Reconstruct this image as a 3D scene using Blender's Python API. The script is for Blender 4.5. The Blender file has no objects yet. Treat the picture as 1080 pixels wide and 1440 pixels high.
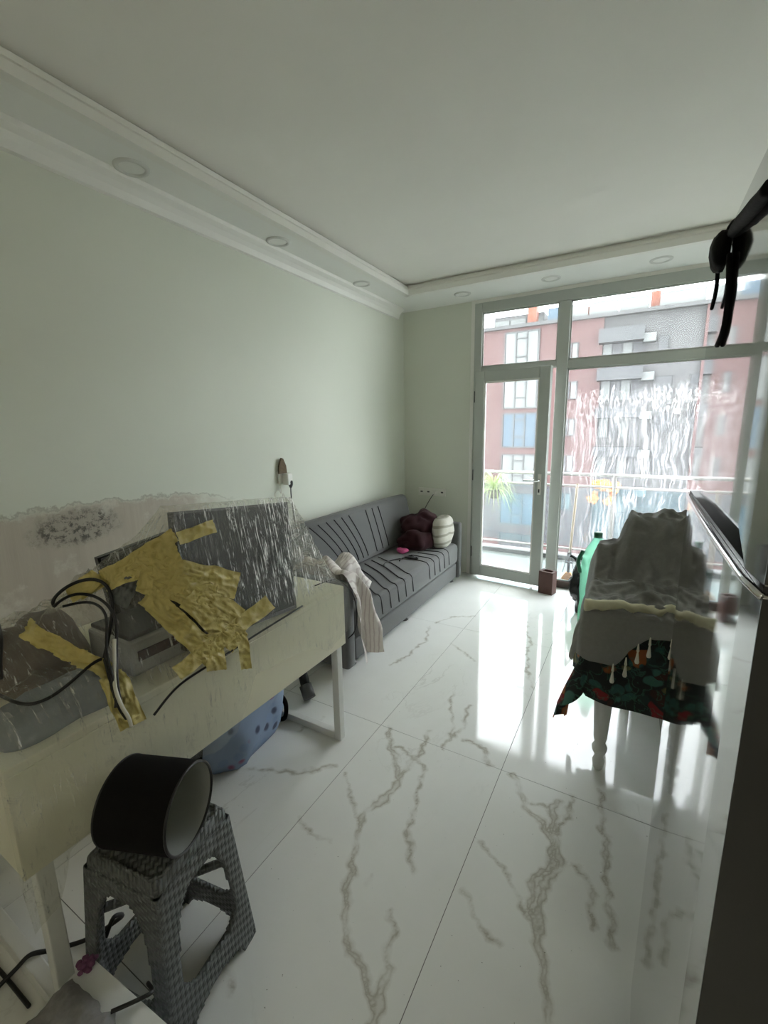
import bpy, bmesh, math, random
import numpy as np
from mathutils import Vector, Matrix, noise
from mathutils.bvhtree import BVHTree

random.seed(7)
rng = np.random.default_rng(7)
SC = bpy.context.scene
COL = SC.collection

# ------------------------------------------------------------------ camera
CAM_H = 1.45
F_PX, PITCH, YAW, ROLL = 612.07, .18998, .52641, -.016995
_fw = np.array([-math.sin(YAW)*math.cos(PITCH), math.cos(YAW)*math.cos(PITCH), -math.sin(PITCH)])
_r0 = np.array([math.cos(YAW), math.sin(YAW), 0.0])
_u0 = np.cross(_r0, _fw)
_r = math.cos(ROLL)*_r0 + math.sin(ROLL)*_u0
_u = -math.sin(ROLL)*_r0 + math.cos(ROLL)*_u0
cd = bpy.data.cameras.new('camera')
cam = bpy.data.objects.new('camera', cd); COL.objects.link(cam)
cd.sensor_fit = 'VERTICAL'; cd.sensor_height = 24.0; cd.sensor_width = 18.0
cd.lens = F_PX/1440*24.0; cd.clip_start = .02; cd.clip_end = 500
m = Matrix.Identity(4)
for i in range(3):
    m[i][0] = _r[i]; m[i][1] = _u[i]; m[i][2] = -_fw[i]
m[0][3], m[1][3], m[2][3] = 0, 0, CAM_H
cam.matrix_world = m
SC.camera = cam

def ray(px, py):
    return _fw + _r*(px-540)/F_PX - _u*(py-720)/F_PX
def at(ax, val, px, py):
    """point where the ray through a pixel of the photo meets the plane axis=val"""
    o = np.array([0, 0, CAM_H]); d = ray(px, py)
    return o + d*(val-o[ax])/d[ax]

# ------------------------------------------------------------------ world, exposure
SKY = 5.5
w = bpy.data.worlds.new('overcast_sky'); SC.world = w; w.use_nodes = True
w.node_tree.nodes['Background'].inputs[0].default_value = (.93, .97, 1.0, 1)
w.node_tree.nodes['Background'].inputs[1].default_value = SKY
vs = SC.view_settings
vs.view_transform = 'Standard'; vs.look = 'None'; vs.gamma = 1.0; vs.use_curve_mapping = False
vs.exposure = 1.22
SC.cycles.max_bounces = 14; SC.cycles.transparent_max_bounces = 24
SC.cycles.diffuse_bounces = 7; SC.cycles.glossy_bounces = 6; SC.cycles.transmission_bounces = 8
SC.cycles.caustics_reflective = False
SC.cycles.sample_clamp_indirect = 8.0
SC.cycles.use_denoising = True
FILL_L = 18.0

# ------------------------------------------------------------------ materials
class NT:
    def __init__(s, name):
        s.m = bpy.data.materials.new(name); s.m.use_nodes = True
        s.t = s.m.node_tree; s.t.nodes.clear()
        s.out = s.n('ShaderNodeOutputMaterial')
    def n(s, typ, **kw):
        o = s.t.nodes.new(typ)
        for k, v in kw.items():
            if k.startswith('i_'):
                o.inputs[k[2:].replace('_', ' ')].default_value = v
            else: setattr(o, k, v)
        return o
    def l(s, a, b): s.t.links.new(a, b)
    def pos(s): return s.n('ShaderNodeNewGeometry').outputs['Position']
    def mapped(s, src, scale=(1, 1, 1), loc=(0, 0, 0)):
        mp = s.n('ShaderNodeMapping'); mp.inputs['Scale'].default_value = scale; mp.inputs['Location'].default_value = loc
        s.l(src, mp.inputs['Vector']); return mp.outputs['Vector']
    def noise(s, vec, scale, detail=4, rough=.55, dist=0):
        o = s.n('ShaderNodeTexNoise'); o.inputs['Scale'].default_value = scale; o.inputs['Detail'].default_value = detail
        o.inputs['Roughness'].default_value = rough; o.inputs['Distortion'].default_value = dist
        s.l(vec, o.inputs['Vector']); return o.outputs['Fac']
    def ramp(s, fac, stops, interp='LINEAR'):
        o = s.n('ShaderNodeValToRGB'); cr = o.color_ramp; cr.interpolation = interp
        while len(cr.elements) < len(stops): cr.elements.new(.5)
        for e, (p, c) in zip(cr.elements, stops):
            e.position = p; e.color = c if len(c) == 4 else (*c, 1)
        s.l(fac, o.inputs['Fac']); return o.outputs['Color']
    def math(s, op, a, b=None, clamp=False):
        o = s.n('ShaderNodeMath', operation=op, use_clamp=clamp)
        for i, v in enumerate((a, b)):
            if v is None: continue
            if isinstance(v, (int, float)): o.inputs[i].default_value = v
            else: s.l(v, o.inputs[i])
        return o.outputs[0]
    def mix(s, fac, a, b, mode='MIX'):
        o = s.n('ShaderNodeMix', data_type='RGBA', blend_type=mode)
        for sock, v in ((o.inputs[0], fac), (o.inputs[6], a), (o.inputs[7], b)):
            if isinstance(v, (int, float)): sock.default_value = v
            elif isinstance(v, tuple): sock.default_value = v if len(v) == 4 else (*v, 1)
            else: s.l(v, sock)
        return o.outputs[2]
    def mrange(s, v, a, b, c=0., d=1., smooth=True):
        o = s.n('ShaderNodeMapRange', interpolation_type='SMOOTHSTEP' if smooth else 'LINEAR')
        s.l(v, o.inputs[0])
        for i, x in zip((1, 2, 3, 4), (a, b, c, d)): o.inputs[i].default_value = x
        return o.outputs[0]
    def bump(s, h, strength=.3, dist=.01):
        o = s.n('ShaderNodeBump'); o.inputs['Strength'].default_value = strength; o.inputs['Distance'].default_value = dist
        s.l(h, o.inputs['Height']); return o.outputs['Normal']
    def bsdf(s, color=None, rough=.5, metal=0., normal=None, spec=None, sheen=None):
        o = s.n('ShaderNodeBsdfPrincipled')
        if color is not None:
            if isinstance(color, tuple): o.inputs['Base Color'].default_value = (*color, 1)
            else: s.l(color, o.inputs['Base Color'])
        if isinstance(rough, (int, float)): o.inputs['Roughness'].default_value = rough
        else: s.l(rough, o.inputs['Roughness'])
        o.inputs['Metallic'].default_value = metal
        if normal is not None: s.l(normal, o.inputs['Normal'])
        if spec is not None: o.inputs['Specular IOR Level'].default_value = spec
        if sheen is not None: o.inputs['Sheen Weight'].default_value = sheen
        return o.outputs[0]
    def done(s, sh): s.l(sh, s.out.inputs['Surface']); return s.m

M = {}
def simple(name, color, rough=.5, metal=0., var=.12, nscale=30., bump=0., bscale=120., spec=None, sheen=None):
    t = NT(name); p = t.pos()
    nz = t.noise(p, nscale, 4)
    c2 = tuple(max(0, c*(1-var)) for c in color); c1 = tuple(min(1, c*(1+var)) for c in color)
    col = t.mix(nz, c2, c1)
    nrm = t.bump(t.noise(p, bscale, 4), bump, .004) if bump else None
    M[name] = t.done(t.bsdf(col, rough, metal, nrm, spec, sheen)); return M[name]

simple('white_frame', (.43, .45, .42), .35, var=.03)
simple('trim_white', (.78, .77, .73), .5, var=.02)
simple('ceiling_paint', (.82, .80, .755), .8, var=.03, nscale=3, bump=.05, bscale=200)
simple('soffit_paint', (.80, .80, .77), .8, var=.02, nscale=3)
simple('rim_grey', (.62, .62, .59), .5, var=.02)
simple('grout', (.16, .155, .15), .8)
simple('white_metal', (.68, .68, .65), .35, var=.03)
simple('cream_board', (.72, .69, .54), .4, var=.05, nscale=6)
simple('black_plastic', (.012, .012, .013), .4, var=.2)
simple('black_gloss', (.02, .02, .022), .12, var=.1)
simple('dark_grey', (.06, .06, .06), .45)
simple('black_fabric', (.007, .0065, .0065), .9, var=.3, nscale=300, bump=.1, bscale=600, spec=.15)
simple('shade_inner', (.30, .31, .29), .55, var=.05)
simple('cable_black', (.008, .008, .008), .45)
simple('cable_white', (.65, .63, .55), .45)
simple('white_plastic', (.74, .73, .68), .35, var=.03)
simple('burnt', (.13, .09, .05), .8, var=.5, nscale=80)
simple('pink', (.72, .12, .32), .6, var=.25, nscale=60)
simple('terracotta', (.085, .035, .026), .6, var=.25, nscale=40, bump=.2)
simple('orange_bristle', (.62, .27, .06), .7, var=.2, nscale=150)
simple('wood_stick', (.45, .36, .24), .6)
simple('leaf', (.36, .46, .18), .5, var=.35, nscale=20)
simple('balcony_tile', (.19, .215, .20), .5, var=.05, nscale=5)
simple('rail_metal', (.32, .31, .29), .4, .3)
simple('tassel', (.75, .72, .62), .9)
simple('chair_wood', (.62, .60, .55), .5)
simple('box_white', (.72, .73, .73), .5, var=.03)
simple('brown_bag', (.13, .095, .075), .6, var=.5, nscale=14, bump=.4, bscale=25)
simple('grey_cushion', (.20, .22, .25), .8, var=.25, nscale=20, bump=.3, bscale=60)
simple('printer_grey', (.42, .42, .41), .45, var=.08)
simple('maroon_dark', (.05, .02, .028), .6)
simple('purple_flower', (.16, .055, .12), .8, var=.4, nscale=150)
simple('ext_grey', (0.0374, 0.0374, 0.0374), .8, var=.15, nscale=.6)
simple('ext_dark', (0.0127, 0.0145, 0.0161), .5, var=.2)
simple('ext_frame', (0.0179, 0.0195, 0.0195), .5)
simple('ext_white', (0.0723, 0.0782, 0.0748), .6)
simple('ext_orange', (0.1071, 0.0272, 0.0110), .7, var=.2)
simple('ext_ground', (0.0247, 0.0272, 0.0247), .9)
simple('ext_blue', (0.0161, 0.0357, 0.0536), .6, var=.2)
simple('foliage_orange', (.30, .085, .012), .8, var=.4)
simple('bronze', (.05, .03, .02), .4)
simple('chrome', (.75, .76, .77), .12, 1.0, var=.02)
simple('sofa_seam', (.028, .028, .03), .9)
simple('steel_dark', (.022, .021, .020), .30, .0)
simple('red_led', (.30, .02, .03), .4)
simple('plant_pot', (.10, .10, .08), .7)
simple('green_cap', (.005, .09, .04), .4)
simple('blob_black', (.005, .005, .006), .7, var=.3, nscale=80, bump=.3, bscale=90, spec=.2)
simple('grey_tape', (.10, .105, .10), .4, var=.3, nscale=60)

def wall_mat():
    t = NT('wall_paint'); p = t.pos()
    n1 = t.noise(p, 1.3, 3); n2 = t.noise(p, 40, 3)
    col = t.mix(n1, (.63, .65, .57), (.68, .695, .615))
    M['wall'] = t.done(t.bsdf(col, .75, normal=t.bump(n2, .05, .003)))
wall_mat()

def left_wall_mat():
    """painted wall with a stripped, stained patch of bare plaster low down"""
    t = NT('wall_paint_damaged'); p = t.pos()
    sx = t.n('ShaderNodeSeparateXYZ'); t.l(p, sx.inputs[0]); y, z = sx.outputs['Y'], sx.outputs['Z']
    n1 = t.noise(p, 1.3, 3); n2 = t.noise(p, 40, 3)
    base = t.mix(n1, (.63, .65, .57), (.68, .695, .615))
    edge = t.noise(p, 7, 6, .65)
    drip = t.noise(t.mapped(p, (1, 22, 1.6)), 1.0, 4)
    # upper edge of the stripped patch
    lim = t.math('ADD', 1.06, t.math('MULTIPLY', edge, .16))
    lim = t.math('SUBTRACT', lim, t.mrange(y, 1.2, 2.2, 0, .12))
    strip = t.mrange(t.math('SUBTRACT', lim, z), 0, .03)
    strip = t.math('MULTIPLY', strip, t.mrange(t.math('ADD', y, t.math('MULTIPLY', edge, .5)), 2.05, 1.75))
    plaster = t.mix(drip, (.36, .30, .245), (.55, .49, .42))
    plaster = t.mix(t.mrange(edge, .55, .7), plaster, (.60, .56, .49))
    col = t.mix(t.math('MULTIPLY', strip, .85), base, plaster)
    # mouldy patch
    dy = t.math('DIVIDE', t.math('SUBTRACT', y, .94), .20); dz = t.math('DIVIDE', t.math('SUBTRACT', z, 1.045), .085)
    rr = t.math('SQRT', t.math('ADD', t.math('MULTIPLY', dy, dy), t.math('MULTIPLY', dz, dz)))
    mold = t.mrange(t.math('SUBTRACT', t.math('ADD', rr, .0), t.math('MULTIPLY', edge, .6)), .85, .25)
    sp = t.mrange(t.noise(p, 38, 6, .75), .46, .60)
    col = t.mix(t.math('MULTIPLY', mold, t.math('ADD', .25, t.math('MULTIPLY', sp, .7))), col, (.09, .085, .075))
    # hairline plaster edge and drips below the mould
    line = t.mrange(t.math('ABSOLUTE', t.math('SUBTRACT', lim, t.math('ADD', z, .006))), .008, .0)
    col = t.mix(t.math('MULTIPLY', line, t.math('MULTIPLY', .45, t.mrange(y, 1.9, 1.6))), col, (.22, .19, .15))
    h = t.math('ADD', t.math('MULTIPLY', strip, -1.0), t.math('MULTIPLY', t.math('MULTIPLY', drip, strip), .8))
    M['wall_left'] = t.done(t.bsdf(col, .8, normal=t.bump(t.math('ADD', h, t.math('MULTIPLY', n2, .05)), .5, .006)))
left_wall_mat()

def tile_mat():
    t = NT('marble_tile'); p = t.pos()
    at_ = t.n('ShaderNodeAttribute', attribute_name='vein').outputs['Fac']
    n = t.noise(p, 28, 5, .65); n2 = t.noise(p, 5, 4)
    d = t.math('ADD', at_, t.math('MULTIPLY', t.math('SUBTRACT', n, .5), .022))
    core = t.ramp(t.mrange(d, -.03, .012, 0, 1, False), [(0, (.32,)*3), (.50, (.38,)*3), (.69, (.95,)*3), (.78, (.45,)*3), (1., (0,)*3)])
    core = t.math('MULTIPLY', core, t.mrange(t.noise(p, 9, 4), .34, .55, .2, 1))
    # faint hairlines of the print itself
    q = t.mapped(p, (1.0, .55, 1), (3.1, 1.7, 0))
    hv = t.math('ABSOLUTE', t.math('SUBTRACT', t.noise(q, 2.3, 6, .6, .6), .5))
    hair = t.math('MULTIPLY', t.mrange(hv, .012, .0), t.mrange(t.noise(p, 1.7, 2), .5, .68))
    base = t.mix(n2, (.74, .74, .71), (.81, .81, .79))
    col = t.mix(t.math('MULTIPLY', core, .75), base, (.30, .265, .20))
    col = t.mix(t.math('MULTIPLY', hair, .22), col, (.33, .31, .27))
    dirt = t.mrange(t.noise(p, 95, 2), .735, .77)
    col = t.mix(t.math('MULTIPLY', dirt, .7), col, (.08, .07, .06))
    rough = t.mrange(t.noise(p, 3, 4), .3, .7, .045, .10)
    M['tile'] = t.done(t.bsdf(col, rough, spec=.55))
tile_mat()

def sofa_mat():
    t = NT('sofa_fabric'); p = t.pos()
    n = t.noise(p, 260, 4, .8); n2 = t.noise(p, 18, 3)
    col = t.mix(n, (.055, .057, .058), (.165, .165, .162))
    col = t.mix(t.math('MULTIPLY', n2, .3), col, (.14, .14, .135))
    M['sofa'] = t.done(t.bsdf(col, .9, normal=t.bump(n, .3, .002), sheen=.2))
sofa_mat()

def floral_mat():
    t = NT('floral_cloth'); p = t.pos()
    dd = t.n('ShaderNodeVectorMath', operation='ADD'); t.l(p, dd.inputs[0])
    nz = t.n('ShaderNodeTexNoise'); nz.inputs['Scale'].default_value = 9; t.l(p, nz.inputs['Vector'])
    sc = t.n('ShaderNodeVectorMath', operation='SCALE'); sc.inputs['Scale'].default_value = .16; t.l(nz.outputs['Color'], sc.inputs[0]); t.l(sc.outputs[0], dd.inputs[1])
    v = t.n('ShaderNodeTexVoronoi'); v.inputs['Scale'].default_value = 17; t.l(dd.outputs[0], v.inputs['Vector'])
    ss = t.n('ShaderNodeSeparateColor'); t.l(v.outputs['Color'], ss.inputs[0])
    fl = t.ramp(ss.outputs[0], [(0, (.02, .04, .04)), (.22, (.035, .10, .09)), (.44, (.05, .14, .12)), (.60, (.32, .10, .03)), (.69, (.22, .02, .025)), (.80, (.05, .022, .018)), (.92, (.19, .17, .08))], 'CONSTANT')
    msk = t.mrange(v.outputs['Distance'], .55, .40)
    col = t.mix(msk, (.016, .022, .022), fl)
    lf = t.math('ABSOLUTE', t.math('SUBTRACT', t.noise(p, 15, 3, .5, 1.2), .5))
    col = t.mix(t.math('MULTIPLY', t.mrange(lf, .03, .0), .6), col, (.06, .17, .12))
    M['floral'] = t.done(t.bsdf(col, .8))
floral_mat()

def cloth_mat(name, c1, c2, stripe=None, nscale=60):
    t = NT(name); p = t.pos(); n = t.noise(p, nscale, 5, .7)
    col = t.mix(n, c1, c2)
    if stripe:
        wv = t.n('ShaderNodeTexWave', wave_type='BANDS', bands_direction=stripe[0]); wv.inputs['Scale'].default_value = stripe[1]
        wv.inputs['Distortion'].default_value = 2.5
        t.l(p, wv.inputs['Vector']); col = t.mix(t.math('MULTIPLY', t.mrange(wv.outputs['Fac'], .7, .95), .6), col, stripe[2])
    b = t.bump(t.noise(p, 350, 3), .25, .002)
    M[name] = t.done(t.bsdf(col, .95, normal=b, sheen=.02))
cloth_mat('sheet_grey', (.22, .217, .21), (.32, .315, .305))
cloth_mat('sheet_cream', (.62, .58, .40), (.72, .69, .52))
cloth_mat('burgundy', (.020, .0035, .006), (.042, .008, .013), nscale=40)
cloth_mat('white_plaid', (.40, .38, .32), (.60, .58, .52), ('Z', 4, (.13, .12, .085)), 16)
cloth_mat('white_lace', (.60, .54, .51), (.74, .70, .67), ('X', 14, (.42, .34, .33)))
cloth_mat('fur', (.16, .15, .145), (.34, .325, .32), nscale=45)

def bag_mat():
    t = NT('blue_floral_bag'); p = t.pos()
    v = t.n('ShaderNodeTexVoronoi'); v.inputs['Scale'].default_value = 18; t.l(p, v.inputs['Vector'])
    ss = t.n('ShaderNodeSeparateColor'); t.l(v.outputs['Color'], ss.inputs[0])
    fl = t.ramp(ss.outputs[0], [(0, (.22, .30, .46)), (.5, (.05, .06, .11)), (.68, (.25, .33, .5)), (.85, (.30, .10, .18))], 'CONSTANT')
    col = t.mix(t.mrange(v.outputs['Distance'], .5, .3), (.26, .33, .47), fl)
    M['bag_blue'] = t.done(t.bsdf(col, .6))
bag_mat()

def brick_mat():
    t = NT('far_brick'); p = t.pos()
    sx = t.n('ShaderNodeSeparateXYZ'); t.l(p, sx.inputs[0]); cb = t.n('ShaderNodeCombineXYZ')
    t.l(sx.outputs['X'], cb.inputs[0]); t.l(sx.outputs['Z'], cb.inputs[1])
    b = t.n('ShaderNodeTexBrick'); t.l(cb.outputs[0], b.inputs['Vector'])
    b.inputs['Scale'].default_value = 1.6
    b.inputs['Color1'].default_value = (.047, .022, .020, 1); b.inputs['Color2'].default_value = (.057, .028, .026, 1); b.inputs['Mortar'].default_value = (.049, .032, .030, 1)
    n = t.noise(p, 1.2, 3); col = t.mix(n, b.outputs['Color'], (.052, .025, .023))
    M['brick'] = t.done(t.bsdf(col, .85))
brick_mat()

def glass_mat(name, tint, haze, streak=False, drops=True, refl=1.0):
    t = NT(name); p = t.pos()
    tr = t.n('ShaderNodeBsdfTransparent'); tr.inputs[0].default_value = (*tint, 1)
    gl = t.n('ShaderNodeBsdfGlossy'); gl.inputs['Roughness'].default_value = .01
    fr = t.n('ShaderNodeFresnel'); fr.inputs['IOR'].default_value = 1.45
    m1 = t.n('ShaderNodeMixShader'); t.l(t.math('MULTIPLY', fr.outputs[0], refl), m1.inputs[0]); t.l(tr.outputs[0], m1.inputs[1]); t.l(gl.outputs[0], m1.inputs[2])
    tl = t.n('ShaderNodeBsdfTranslucent'); tl.inputs[0].default_value = (.95, .95, .95, 1)
    df = t.n('ShaderNodeBsdfDiffuse'); df.inputs[0].default_value = (.8, .8, .8, 1)
    dirt = t.n('ShaderNodeMixShader'); dirt.inputs[0].default_value = .2; t.l(tl.outputs[0], dirt.inputs[1]); t.l(df.outputs[0], dirt.inputs[2])
    mask = t.math('MULTIPLY', t.noise(t.mapped(p, (3, 3, 1.2)), 2.0, 5, .65), haze*1.9)
    if drops:
        dr = t.mrange(t.noise(p, 120, 3, .7), .56, .66)
        mask = t.math('ADD', mask, t.math('MULTIPLY', dr, haze*.7))
    if streak:
        sx = t.n('ShaderNodeSeparateXYZ'); t.l(p, sx.inputs[0]); X, Z = sx.outputs['X'], sx.outputs['Z']
        wob = t.noise(p, 3.5, 3)
        q = t.n('ShaderNodeCombineXYZ'); t.l(t.math('ADD', X, t.math('MULTIPLY', wob, .14)), q.inputs[0]); t.l(Z, q.inputs[2])
        s1 = t.noise(t.mapped(q.outputs[0], (52, 1, 3.2)), 1.0, 6, .8)
        s2 = t.noise(t.mapped(q.outputs[0], (14, 1, 1.2), (4, 0, 2)), 1.0, 4, .6)
        top = t.math('ADD', 1.58, t.math('MULTIPLY', t.noise(t.mapped(p, (6, 6, .2)), 1.5, 4), .38))
        reg = t.mrange(t.math('SUBTRACT', top, Z), 0, .10)
        reg = t.math('MULTIPLY', reg, t.mrange(t.math('ADD', Z, t.math('MULTIPLY', s2, .9)), .75, 1.5, .42, 1))
        reg = t.math('MULTIPLY', reg, t.mrange(t.math('ADD', X, t.math('MULTIPLY', wob, .35)), -.45, -.10, .40, 1))
        st = t.mrange(s1, .50, .66); st2 = t.mrange(s2, .56, .74)
        speck = t.math('MULTIPLY', t.mrange(t.noise(t.mapped(p, (60, 60, 26)), 1, 3, .7), .53, .68), t.mrange(Z, 1.35, 1.65, 0, .6))
        sm = t.math('ADD', t.math('MULTIPLY', st, .60), t.math('MULTIPLY', st2, .34))
        sm = t.math('MULTIPLY', t.math('ADD', sm, speck), reg)
        mask = t.math('ADD', mask, sm, clamp=True)
    m2 = t.n('ShaderNodeMixShader'); t.l(t.math('MINIMUM', mask, .92), m2.inputs[0]); t.l(m1.outputs[0], m2.inputs[1]); t.l(dirt.outputs[0], m2.inputs[2])
    M[name] = t.done(m2.outputs[0])
glass_mat('glass_door', (.93, .96, .95), .065)
glass_mat('glass_upper', (.93, .96, .95), .065)
glass_mat('glass_soapy', (.93, .95, .96), .05, streak=True)
glass_mat('glass_rail', (.70, .84, .88), .03, drops=False)

def film_mat():
    t = NT('plastic_film'); p = t.pos()
    tr = t.n('ShaderNodeBsdfTransparent'); tr.inputs[0].default_value = (.94, .94, .91, 1)
    big = t.noise(t.mapped(p, (5, 14, 4)), 2.0, 4, .6, .6)
    fine = t.noise(t.mapped(p, (6, 62, 6)), 2.2, 5, .75, .5)
    iso = t.noise(p, 30, 5, .65, .8)
    nrm = t.bump(t.math('ADD', t.math('ADD', big, t.math('MULTIPLY', fine, .5)), t.math('MULTIPLY', iso, .4)), 1.0, .03)
    gl = t.n('ShaderNodeBsdfGlossy'); gl.inputs['Roughness'].default_value = .12; gl.inputs[0].default_value = (.97, .97, .95, 1); t.l(nrm, gl.inputs['Normal'])
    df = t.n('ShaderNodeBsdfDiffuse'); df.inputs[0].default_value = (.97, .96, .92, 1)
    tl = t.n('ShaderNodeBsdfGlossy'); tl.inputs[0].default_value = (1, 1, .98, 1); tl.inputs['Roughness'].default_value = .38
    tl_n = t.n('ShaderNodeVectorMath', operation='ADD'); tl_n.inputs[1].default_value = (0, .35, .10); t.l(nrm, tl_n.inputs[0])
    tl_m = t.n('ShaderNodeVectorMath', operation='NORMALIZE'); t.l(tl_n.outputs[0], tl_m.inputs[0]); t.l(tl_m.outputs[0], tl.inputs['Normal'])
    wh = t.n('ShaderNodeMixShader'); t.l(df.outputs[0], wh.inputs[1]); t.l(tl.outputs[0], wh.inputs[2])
    sx = t.n('ShaderNodeSeparateXYZ'); t.l(p, sx.inputs[0])
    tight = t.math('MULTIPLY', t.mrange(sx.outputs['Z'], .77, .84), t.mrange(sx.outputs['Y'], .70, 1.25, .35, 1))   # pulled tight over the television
    f = t.math('ADD', .06, t.math('MULTIPLY', t.math('MULTIPLY', t.mrange(fine, .48, .64), .22), tight))
    m1 = t.n('ShaderNodeMixShader'); t.l(f, m1.inputs[0]); t.l(tr.outputs[0], m1.inputs[1]); t.l(gl.outputs[0], m1.inputs[2])
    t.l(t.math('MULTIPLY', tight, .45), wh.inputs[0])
    # crease whitening and window glints painted white: strokes down the slope and crackle lines
    glint_stroke = t.math('MULTIPLY', t.mrange(t.math('ADD', fine, t.math('MULTIPLY', tight, .035)), .565, .62), t.mrange(big, .40, .58, .2, 1))
    glint_stroke = t.math('MULTIPLY', glint_stroke, t.math('ADD', .55, t.math('MULTIPLY', tight, .9)))
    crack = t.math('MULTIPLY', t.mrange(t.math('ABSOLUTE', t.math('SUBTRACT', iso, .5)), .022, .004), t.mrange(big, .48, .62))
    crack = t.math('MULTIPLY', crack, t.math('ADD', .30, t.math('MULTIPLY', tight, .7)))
    glint_stroke = t.math('MULTIPLY', glint_stroke, t.math('ADD', .40, t.math('MULTIPLY', tight, .6)))
    fac = t.math('ADD', .05, t.math('ADD', t.math('MULTIPLY', glint_stroke, .75), t.math('MULTIPLY', crack, .40)), clamp=True)
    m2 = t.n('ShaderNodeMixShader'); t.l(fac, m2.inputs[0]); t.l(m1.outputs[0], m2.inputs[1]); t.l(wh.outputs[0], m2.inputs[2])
    M['film'] = t.done(m2.outputs[0])
film_mat()

def tape_mat():
    t = NT('masking_tape'); p = t.pos(); n = t.noise(p, 22, 5, .6); n2 = t.noise(t.mapped(p, (1, 1, 1)), 70, 4, .6)
    col = t.mix(n, (.47, .375, .11), (.66, .56, .22))
    b = t.bump(t.math('ADD', n2, t.math('MULTIPLY', n, 1.5)), .25, .006)
    M['tape'] = t.done(t.bsdf(col, .40, normal=b))
tape_mat()

def steel_mat():
    t = NT('fridge_steel'); p = t.pos()
    wob = t.noise(t.mapped(p, (2, 2.2, .9)), 2.0, 2)
    gr = t.noise(t.mapped(p, (1, 6, 300)), 1.5, 3)
    nrm = t.bump(t.math('ADD', wob, t.math('MULTIPLY', gr, .004)), .06, .006)
    M['steel'] = t.done(t.bsdf((.47, .47, .455), .055, 1.0, nrm))
steel_mat()

def bottle_mat():
    t = NT('green_plastic')
    tr = t.n('ShaderNodeBsdfTransparent'); tr.inputs[0].default_value = (.66, .93, .80, 1)
    pr = t.n('ShaderNodeBsdfTranslucent'); pr.inputs[0].default_value = (.38, .66, .53, 1); pr = pr.outputs[0]
    m1 = t.n('ShaderNodeMixShader'); m1.inputs[0].default_value = .35; t.l(tr.outputs[0], m1.inputs[1]); t.l(pr, m1.inputs[2])
    M['bottle'] = t.done(m1.outputs[0])
bottle_mat()

def rattan_mat():
    t = NT('rattan_plastic'); p = t.pos()
    rt_ = t.n('ShaderNodeVectorRotate', rotation_type='Z_AXIS'); rt_.inputs['Angle'].default_value = math.radians(-9); t.l(p, rt_.inputs['Vector'])
    sx = t.n('ShaderNodeSeparateXYZ'); t.l(rt_.outputs[0], sx.inputs[0]); x, y, z = sx.outputs
    u = t.math('MULTIPLY', t.math('ADD', x, y), 78.); v = t.math('ADD', t.math('MULTIPLY', z, 92.), t.math('MULTIPLY', t.math('SUBTRACT', x, y), 40.))
    chk = t.math('GREATER_THAN', t.math('PINGPONG', t.math('ADD', t.math('FLOOR', u), t.math('FLOOR', v)), 1.), .5)
    hu = t.math('ABSOLUTE', t.math('SINE', t.math('MULTIPLY', u, math.pi))); hv = t.math('ABSOLUTE', t.math('SINE', t.math('MULTIPLY', v, math.pi)))
    h = t.math('ADD', t.math('MULTIPLY', hu, chk), t.math('MULTIPLY', hv, t.math('SUBTRACT', 1., chk)))
    col = t.mix(h, (.066, .073, .073), (.135, .145, .142))
    M['rattan'] = t.done(t.bsdf(col, .38, normal=t.bump(h, .8, .004)))
rattan_mat()

def emit_mat(name, color, s):
    t = NT(name); e = t.n('ShaderNodeEmission'); e.inputs[0].default_value = (*color, 1); e.inputs[1].default_value = s
    M[name] = t.done(e.outputs[0])
emit_mat('fill_glow', (1.0, .93, .80), FILL_L)
emit_mat('spot_glow', (1.0, .95, .85), 12.0)

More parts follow.
